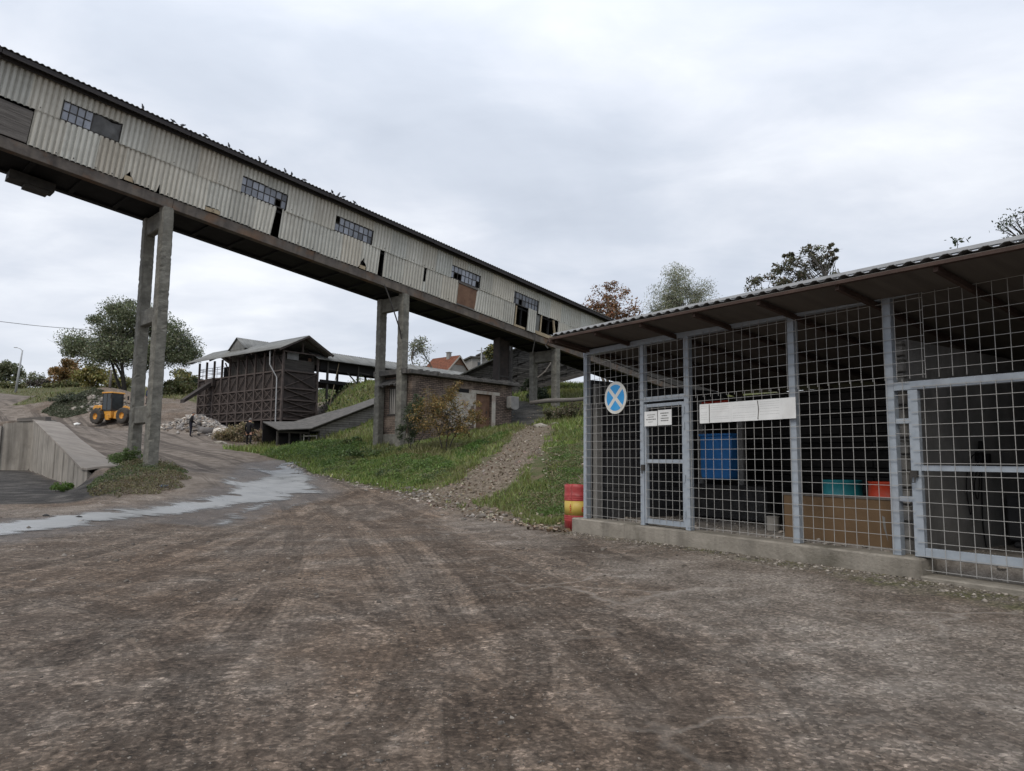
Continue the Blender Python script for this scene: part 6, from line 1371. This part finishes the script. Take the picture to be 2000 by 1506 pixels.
# ================================================================== HOUSES, LAMP, POLES
def houses():
    Y = 105; b = at(885, 725, Y); b[2] -= 2.5; s = Y/1380.
    t = thing('house', 'house with a steep red-tiled roof and grey gable beyond the brick shed', 'house', (b[0]-.9, b[1], b[2]), rad(-42))
    # gable wall faces right-front; ridge runs to the left
    Wd, L = 4.6, 5.6; ez = 2.6; rz_ = ez+2.35
    m = MB(); m.box((-L, -.0, 0), (0, Wd, ez)); m.prism([(0, 0, ez), (0, Wd, ez), (0, Wd/2, rz_)], (-.2, 0, 0)); m.build('wall', 'house_wall', t)
    for (ya, za, yb, zb) in ((-.35, ez-.3, Wd/2, rz_+.08), (Wd/2, rz_+.08, Wd+.35, ez-.3)):
        m = MB(); m.hexa([(-L-.3, ya, za), (.35, ya, za), (.35, yb, zb), (-L-.3, yb, zb), (-L-.3, ya, za+.14), (.35, ya, za+.14), (.35, yb, zb+.14), (-L-.3, yb, zb+.14)]); r = m.build('roof', 'tile_roof', t)
    m = MB(); m.box((-2.2, Wd/2-.5, rz_-.3), (-1.6, Wd/2+.0, rz_+.75)); m.box((-2.3, Wd/2-.6, rz_+.75), (-1.5, Wd/2+.1, rz_+.84)); m.build('chimney', 'house_wall', r)
    m = MB(); m.prism([(.02, 1.0, rz_-1.25), (.02, Wd-1.0, rz_-1.25), (.02, Wd/2, rz_-.1)], (.06, 0, 0)); m.build('gable_boards', 'wood_brown', t)
    m = MB()
    for a, b_ in (((-.35, ez-.25), (Wd/2, rz_+.06)), ((Wd/2, rz_+.06), (Wd+.35, ez-.25))): m.bar((.37, a[0], a[1]), (.37, b_[0], b_[1]), .06, .2)
    m.build('barge_board', 'house_wall_pale', t)
    m = MB(); m.box((.01, -.05, ez-.75), (.12, Wd, ez-.45)); m.box((.01, 1.6, ez-2), (.05, 2.8, ez-1)); m.build('sill_course', 'house_wall_pale', t)
    Y = 120; b = at(950, 722, Y); b[2] -= 2
    t = thing('house', 'grey flat-topped house partly hidden behind the timber gallery roof', 'house', b, rad(20))
    m = MB(); m.box((-2.6, 0, 0), (3.2, 5, 3.9)); m.box((-.2, .3, 3.9), (3.0, 4, 4.9)); m.build('wall', 'house_wall', t)
    m = MB(); m.box((-3.0, -.4, 3.901), (-.25, 5.4, 4.15)); m.box((-.6, -.2, 4.901), (3.4, 4.5, 5.1)); m.build('roof', 'tar_roof', t)
    m = MB(); m.box((.6, .25, 4.2), (1.4, .29, 4.8)); m.box((-1.6, -.03, 2.2), (-.8, .0, 3.2)); m.build('window', 'cab_glass', t)
    q = at(940, 712, 100); t = thing('utility_pole', 'thin pale pole in front of the grey far house', 'pole', (q[0], q[1], q[2]-2)); m = MB(); hh = at(940, 679, 100)[2]-q[2]+2; m.tube([(0, 0, 0), (0, 0, hh)], [.13, .1], 8); m.build('pole', 'lamp_metal', t); m = MB(); m.box((-.7, -.04, hh-.5), (.7, .04, hh-.4)); m.build('crossarm', 'lamp_metal', t)
    # street lamp on the far rise
    q = at(31, 757, 126); zb = tz(q[0], q[1]); top = at(44, 684, 126); t = thing('street_lamp', 'grey street lamp post standing alone against the sky at far left', 'lamp', (q[0], q[1], zb))
    dx = top-np.array([q[0], q[1], zb]); dx[1] = 0; m = MB(); m.tube([(0, 0, -.3), dx*.5, dx], [.22, .17, .12], 10); m.build('post', 'lamp_metal', t, smooth=True)
    m = MB(); e = dx+np.array([-1., 0, .45]); m.tube([dx-[0, 0, .15], dx+[-.35, 0, .22], e], [.07, .06, .05], 6); m.build('arm', 'lamp_metal', t); m = MB(); m.box((e[0]-.55, -.1, e[2]-.04), (e[0]+.02, .1, e[2]+.07)); m.build('lamp_head', 'lamp_metal', t)
    q = at(213, 775, 80); zb = tz(q[0], q[1]); hh = at(215, 722, 80)[2]-zb; t = thing('wooden_pole', 'thin bare wooden pole behind the yellow loader', 'pole', (q[0], q[1], zb)); m = MB(); m.tube([(0, 0, -.5), (.02, 0, hh*.5), (.06, 0, hh)], [.14, .12, .1], 8); m.build('pole', 'wood_grey', t, smooth=True)
    P = [at(-60, 622, 70)]+[at(0, 628, 74), at(80, 637, 79), at(165, 643, 86), at(215, 641, 89)]; t = thing('power_line', 'single overhead wire crossing the sky to the large dark tree', 'wire', P[2]); m = MB(); m.tube([p-P[2] for p in smooth_line(P, 5)], .028, 5); m.build('wire', 'dark_steel', t)
    P = [at(744, 541, 33.2), at(757, 572, 33.3), at(770, 610, 33.5), at(781, 645, 33.9), at(784, 662, 34.0)]; t = thing('hanging_cable', 'loose cable slanting from the gallery down to the concrete columns', 'cable', P[0]); m = MB(); m.tube([p-P[0] for p in smooth_line(P, 4)], .035, 6); m.build('cable', 'dark_steel', t)
    P = [at(1046, 650, 40.8), at(1044, 668, 40.8), at(1040, 690, 40.8)]; t = thing('hanging_wire', 'short wire dangling from the gallery next to the open bay', 'wire', P[0]); m = MB(); m.tube([p-P[0] for p in P], .03, 5); m.build('wire', 'dark_steel', t)
    # litter
    q = gp(318, 951); t = thing('plastic_litter', 'crumpled pale blue plastic on the verge below the left columns', 'litter', q+[0, 0, .03]); m = MB(); r = np.random.RandomState(1); V = IV*(1+.3*r.normal(size=(len(IV), 1)))*[.16, .12, .06]; m.add(V, IF.tolist()); m.build('bag', 'blue_litter', t)
    q = gp(150, 832); t = thing('plastic_litter', 'scrap of white plastic at the foot of the spoil mound', 'litter', q+[0, 0, .1]); m = MB(); V = IV*(1+.3*r.normal(size=(len(IV), 1)))*[.2, .14, .1]; m.add(V, IF.tolist()); m.build('bag', 'white_plastic', t)
    for (x, y, lab, sz) in ((1085, 828, 'pale block lying at the top of the trodden path', .22), (1056, 833, 'flat pale stone at the head of the trodden path', .32), (1062, 787, 'white boulder between the rear columns and the log', .25), (432, 866, 'large pale boulder at the foot of the rubble heap', .42)):
        q = gp(x, y); t = thing('boulder', lab, 'stone', q); m = MB(); V = IV*(1+.16*r.normal(size=(len(IV), 1)))*[sz*1.3, sz*.8, sz*.45]; m.add(V, IF.tolist()); m.build('stone', 'plinth_concrete', t, bevel=.03)
    q = gp(205, 951)
    for (x, y, lab) in ((90, 1008, 'dark stone lying in the muddy water nearest the left edge'), (154, 1011, 'dark stone lying in the middle of the muddy water')):
        q = gp(x, y); t = thing('stone', lab, 'stone', q); m = MB(); V = IV*(1+.2*r.normal(size=(len(IV), 1)))*[.08, .06, .05]; m.add(V, IF.tolist()); m.build('stone', 'coal', t)
houses()

# ================================================================== WHEEL LOADER
def loader():
    R = at(203, 835, 69.5); F = at(254, 838, 68.2); R[2] = tz(R[0], R[1]); F[2] = tz(F[0], F[1])
    d = F-R; zb = (R[2]+F[2])/2; h = math.atan2(d[1], d[0]); wb = np.linalg.norm(d[:2])
    t = thing('wheel_loader', 'yellow wheel loader with a closed cab parked on the dirt road', 'loader', (R[0], R[1], zb-.04), h)
    t.rotation_euler = (0, -math.atan2(d[2], wb), h)
    k = wb/2.75
    W = 1.0; wr = .74; KS = .74/.66
    def wheel(x, y, s):
        m = MB(); prof = [(r_*KS, z_*KS) for r_, z_ in [(.27, -.20), (.50, -.24), (.64, -.2), (.66, -.1), (.66, .1), (.64, .2), (.50, .24), (.27, .20)]]
        V = []; n = 28; F_ = []
        for i, (r, z) in enumerate(prof):
            for j in range(n):
                a = 2*math.pi*j/n; rr = r*(1+(.045 if (j % 2) and r > .6 else 0)); V.append((x+rr*math.cos(a), y+z, wr+rr*math.sin(a)))
        for i in range(len(prof)-1):
            for j in range(n): F_.append((i*n+j, i*n+(j+1) % n, (i+1)*n+(j+1) % n, (i+1)*n+j))
        m.add(V, F_); w_ = m.build('wheel', 'tyre', t)
        m = MB(); pr = [(.34, -.2), (.34, .2*1), (.30, .14), (.12, .10), (.12, .16), (.001, .16)]; V = []; F_ = []
        for i, (r, z) in enumerate([(.31, .215), (.27, .12), (.14, .08), (.13, .15), (.001, .15)]):
            for j in range(n): a = 2*math.pi*j/n; V.append((x+r*math.cos(a), y-z if y < 0 else y+z, wr+r*math.sin(a)))
        for i in range(4):
            for j in range(n): F_.append((i*n+j, i*n+(j+1) % n, (i+1)*n+(j+1) % n, (i+1)*n+j))
        m.add(V, F_); m.build('rim', 'loader_yellow', w_)
    for x in (0, wb):
        for y in (-.82, .82): wheel(x, y, 1)
    m = MB(); m.prism([(-1.0, -.55, .75), (-1.1, -.55, 1.0), (-.98, -.55, 1.72), (-.85, -.55, 1.85), (.35, -.55, 1.85), (.35, -.55, .75)], (0, 1.1, 0)); m.box((-1.22, -.7, .72), (-1.02, .7, 1.0)); m.build('engine_hood', 'loader_yellow', t, bevel=.04)
    m = MB()
    for zz in (1.2, 1.35, 1.5): m.box((-.75, -.562, zz), (-.35, -.551, zz+.08))
    m.box((-.2, -.562, 1.15), (.1, -.551, 1.6)); m.build('engine_grille', 'dark_steel', t)
    m = MB(); m.tube([(-.2, .2, 1.85), (-.2, .2, 2.35)], .05, 8); m.tube([(-.75, -.5, 1.8), (-.75, -.5, 2.2)], .02, 5); m.build('exhaust', 'dark_steel', t)
    m = MB(); m.box((.36, -.6, .55), (1.55, .6, 1.28)); m.box((.9, -.66, .38), (1.35, -.4, .9)); m.build('chassis', 'loader_yellow', t, bevel=.03)
    m = MB(); m.prism([(-.32, -.92, 1.28), (.45, -.92, 1.28), (.55, -.92, 1.36), (-.3, -.92, 1.36)], (0, .38, 0)); m.build('rear_fender', 'loader_yellow', t)
    # cab
    c = MB(); x0, x1, y0, y1, z0, z1 = .38, 1.62, -.66, .66, 1.28, 2.98
    for x, y in ((x0, y0), (x1-.07, y0), (x0, y1-.07), (x1-.07, y1-.07), (.95, y0), (.95, y1-.07)): c.box((x, y, z0), (x+.07, y+.07, z1))
    c.box((x0, y0, z0), (x1, y1, z0+.09)); cab = c.build('cab', 'dark_steel', t)
    m = MB(); m.box((x0+.02, y0+.02, z0+.1), (x1-.02, y1-.02, z1-.02)); m.build('cab_windows', 'cab_glass', cab)
    m = MB(); m.prism([(x0-.1, y0-.06, z1), (x1+.15, y0-.06, z1), (x1+.1, y0-.06, z1+.13), (x0-.04, y0-.06, z1+.13)], (0, 1.44, 0)); m.build('cab_roof', 'loader_yellow', cab, bevel=.02)
    m = MB(); m.bar((x1, y0, 2.6), (x1+.3, y0-.25, 2.65), .03); m.box((x1+.27, y0-.36, 2.4), (x1+.32, y0-.2, 2.8)); m.bar((x1+.02, y1, 2.6), (x1+.3, y1+.25, 2.65), .03); m.box((x1+.27, y1+.2, 2.4), (x1+.32, y1+.36, 2.8)); m.build('mirror', 'dark_steel', cab)
    # front frame, lift arms and bucket
    m = MB(); m.prism([(1.7, -.42, .5), (wb+.45, -.42, .5), (wb+.5, -.42, 1.0), (wb-.1, -.42, 1.62), (wb-.55, -.42, 1.62), (1.75, -.42, 1.15)], (0, .84, 0)); m.build('front_frame', 'loader_yellow', t, bevel=.03)
    for y in (-.62, .5):
        m = MB(); m.prism([(wb-.45, y, 1.55), (wb-.15, y, 1.72), (wb+.55, y, 1.5), (wb+1.45, y, .55), (wb+1.35, y, .35), (wb+.45, y, 1.15), (wb-.3, y, 1.38)], (0, .12, 0)); m.build('lift_arm', 'loader_yellow', t)
    m = MB(); m.tube([(wb-.2, 0, 1.5), (wb+.9, 0, 1.35)], .07, 8); m.tube([(wb-.4, -.45, .9), (wb+.6, -.5, 1.1)], .06, 8); m.build('hydraulic_cylinder', 'dark_steel', t)
    m = MB(); bx = wb+1.3
    m.prism([(bx, -1.15, .75), (bx+.12, -1.15, .2), (bx+.4, -1.15, .05), (bx+1.15, -1.15, .08), (bx+1.1, -1.15, .14), (bx+.45, -1.15, .15), (bx+.22, -1.15, .3), (bx+.12, -1.15, .72), (bx+.3, -1.15, 1.0), (bx+.2, -1.15, 1.02)], (0, 2.3, 0))
    for y in (-1.18, 1.15): m.prism([(bx, y, .75), (bx+.12, y, .2), (bx+.4, y, .05), (bx+1.15, y, .08), (bx+.3, y, 1.0)], (0, .03, 0))
    m.build('bucket', 'bucket_steel', t)
    m = MB(); m.box((wb+.2, -.5, 1.45), (wb+.32, -.36, 1.6)); m.box((wb+.2, .36, 1.45), (wb+.32, .5, 1.6)); m.build('headlight', 'white_plastic', t)
    m = MB(); m.box((.1, -.75, .4), (.35, -.55, .75)); m.box((.15, -.75, .75), (.3, -.56, 1.2)); m.build('step', 'dark_steel', t)
loader()

# ================================================================== PEOPLE
def person(label, base, rotz, joints, mats, H=1.76, group=None, hair='hair'):
    """one continuous skinned body; joints in metres, facing +x"""
    t = thing('person', label, 'person', base, rotz, group)
    J = joints; E = [('pelvis', 'waist'), ('waist', 'chest'), ('chest', 'neck'), ('neck', 'head'), ('head', 'crown')]
    for s in 'lr': E += [('chest', 'sh'+s), ('sh'+s, 'el'+s), ('el'+s, 'wr'+s), ('wr'+s, 'ha'+s), ('pelvis', 'hi'+s), ('hi'+s, 'kn'+s), ('kn'+s, 'an'+s), ('an'+s, 'to'+s)]
    for s in 'lr':
        for k in range(5): E.append(('wr'+s, 'f%d' % k+s))
    R = dict(pelvis=(.135, .165), waist=(.125, .15), chest=(.135, .185), neck=(.058, .058), head=(.098, .088), crown=(.075, .07))
    Rs = dict(sh=.068, el=.052, wr=.036, ha=.036, hi=.098, kn=.066, an=.05, to=.042)
    for s in 'lr':
        w_, h_ = np.array(J['wr'+s]), np.array(J['ha'+s]); dv = (h_-w_)/np.linalg.norm(h_-w_); sd = np.array([.0, 1, 0]) if s == 'l' else np.array([0, -1., 0]); fw = np.cross(dv, sd)
        for k in range(5): J['f%d' % k+s] = tuple(w_+dv*(.16, .175, .17, .15, .10)[k]+fw*(-.03+.018*k if k < 4 else .06))
    names = list(J); me = bpy.data.meshes.new('body'); me.from_pydata([J[n] for n in names], [(names.index(a), names.index(b)) for a, b in E], [])
    o = bpy.data.objects.new('body', me); col.objects.link(o)
    sk = o.modifiers.new('skin', 'SKIN'); sk.branch_smoothing = .3
    for n, v in zip(names, me.skin_vertices[0].data):
        r = R.get(n) or (.011 if n[0] == 'f' and n[1].isdigit() else Rs[n[:2]]); v.radius = r if isinstance(r, tuple) else (r, r)
        v.use_root = n == 'pelvis'
    ss = o.modifiers.new('sub', 'SUBSURF'); ss.levels = 2; ss.render_levels = 2
    bpy.context.view_layer.update(); dg = bpy.context.evaluated_depsgraph_get(); m2 = bpy.data.meshes.new_from_object(o.evaluated_get(dg))
    o.modifiers.clear(); o.data = m2; o.parent = t
    for q in mats: m2.materials.append(MATS[q])   # 0 trousers, 1 jacket, 2 skin, 3 shoes
    an = min(J['anl'][2], J['anr'][2])+.05; pv = J['pelvis'][2]-.06; nk = J['neck'][2]+.0
    for f in m2.polygons:
        f.use_smooth = True; c = np.array(f.center[:])
        near = min(names, key=lambda n: np.sum((np.array(J[n])-c)**2))
        if near in ('head', 'crown') or c[2] > nk+.01: k = 2
        elif near[:2] == 'ha' or (near[0] == 'f' and near[1].isdigit()): k = 2
        elif near[:2] in ('an', 'to') and c[2] < max(J[near][2], .0)+.03: k = 3
        elif near[:2] in ('kn', 'hi', 'an') or (near == 'pelvis' and c[2] < pv): k = 0
        else: k = 1
        f.material_index = k
    if not m2.uv_layers: boxuv(m2)
    h = np.array(J['head']); n_ = 10; m = MB()
    G = np.zeros((7, 15, 3))
    for i, a in enumerate(np.linspace(.0, 1.75, 7)):
        for j, b in enumerate(np.linspace(0, 2*math.pi, 15)):
            fr = math.cos(b); lim = a*(.62 if fr > .35 else 1.); G[i, j] = h+[0.108*math.sin(lim)*fr-.008, .098*math.sin(lim)*math.sin(b), .035+.118*math.cos(lim)]
    m.grid(G); m.build('hair', hair, t, smooth=True)
    f = MB(); hx = h+[.092, 0, 0]
    for s in (-1, 1): f.box((hx[0]-.02, s*.032-.012+h[1], h[2]+.005), (hx[0]+.004, s*.032+.012+h[1], h[2]+.017))
    f.build('eyes', 'cloth_black', t); f = MB(); f.prism([(hx[0]-.01, h[1]-.015, h[2]-.03), (hx[0]-.01, h[1]+.015, h[2]-.03), (hx[0]-.01, h[1], h[2]+.012)], (.028, 0, -.008)); f.build('nose', 'skin', t)
    for s in (-1, 1): f = MB(); f.tube([(h[0]-.01, h[1]+s*.088, h[2]-.03), (h[0]-.015, h[1]+s*.1, h[2]), (h[0]-.01, h[1]+s*.088, h[2]+.03)], [.012, .02, .012], 6); f.build('ear', 'skin', t)
    return t
def stand(lean=0., stride=.0, arms='down', spread=.12):
    return dict(pelvis=(0, 0, .95), waist=(.0+lean*.3, 0, 1.12), chest=(.01+lean, 0, 1.36), neck=(.02+lean*1.3, 0, 1.51), head=(.05+lean*1.6, 0, 1.63), crown=(.045+lean*1.65, 0, 1.70),
                shl=(.0+lean, .19, 1.42), shr=(.0+lean, -.19, 1.42), ell=(-.04+lean, .26, 1.14), elr=(-.04+lean, -.26, 1.14),
                wrl=(.04+lean, .27, .90) if arms == 'down' else (.18+lean, .12, 1.0), wrr=(.04+lean, -.27, .90) if arms == 'down' else (.18+lean, -.12, 1.0), hal=(.06+lean, .27, .83) if arms == 'down' else (.23+lean, .05, .99), har=(.06+lean, -.27, .83) if arms == 'down' else (.23+lean, -.05, .99),
                hil=(0, .10, .90), hir=(0, -.10, .90), knl=(.04+stride*.5, spread, .50), knr=(.03-stride*.5, -spread, .50), anl=(.0+stride, spread*1.15, .09), anr=(-.0-stride, -spread*1.15, .09), tol=(.17+stride, spread*1.3, .035), tor=(.17-stride, -spread*1.3, .035))
def people():
    p = at(371, 855, 51); p[2] = tz(p[0], p[1])
    person('man in dark clothes standing with lowered head before the grey rubble heap', p, rad(35), stand(.06, .03, 'front'), ['cloth_navy', 'cloth_black', 'skin', 'cloth_black']).scale = (1.1, 1.15, 1.02)
    p = at(485, 868, 49.5); p[2] = tz(p[0], p[1])
    person('man in black with grey hair walking away, legs apart, by the dry bushes', p, rad(70), stand(.02, .13, 'down', .19), ['cloth_black', 'cloth_black', 'skin', 'cloth_black']).scale = (1.12, 1.2, 1.04)
    p = gp(288, 789)
    person('person in a dark blue jacket half hidden between the two left concrete columns', p, rad(-120), stand(.03, .0), ['cloth_black', 'cloth_blue', 'skin', 'cloth_black'])
people()
# a weed rooted in the cage roof gutter
q = at(1869, 478, 9.0)
t = thing('roof_weed', 'tiny weed sprouting from the cage roof edge against the sky', 'weed', q); m = MB(); m.tube([(0, 0, -.12), (.01, 0, .05)], .004, 5); m.build('stem', 'bark_dark', t)
V, F, C = leafcloud(np.array([[0, 0, .05]])+np.random.RandomState(2).normal(size=(26, 3))*[.05, .05, .025], .03, palette(26, G_DARK, np.random.RandomState(3)), np.random.RandomState(4)); npmesh('leaves', V, F, 'leaf', C, t)
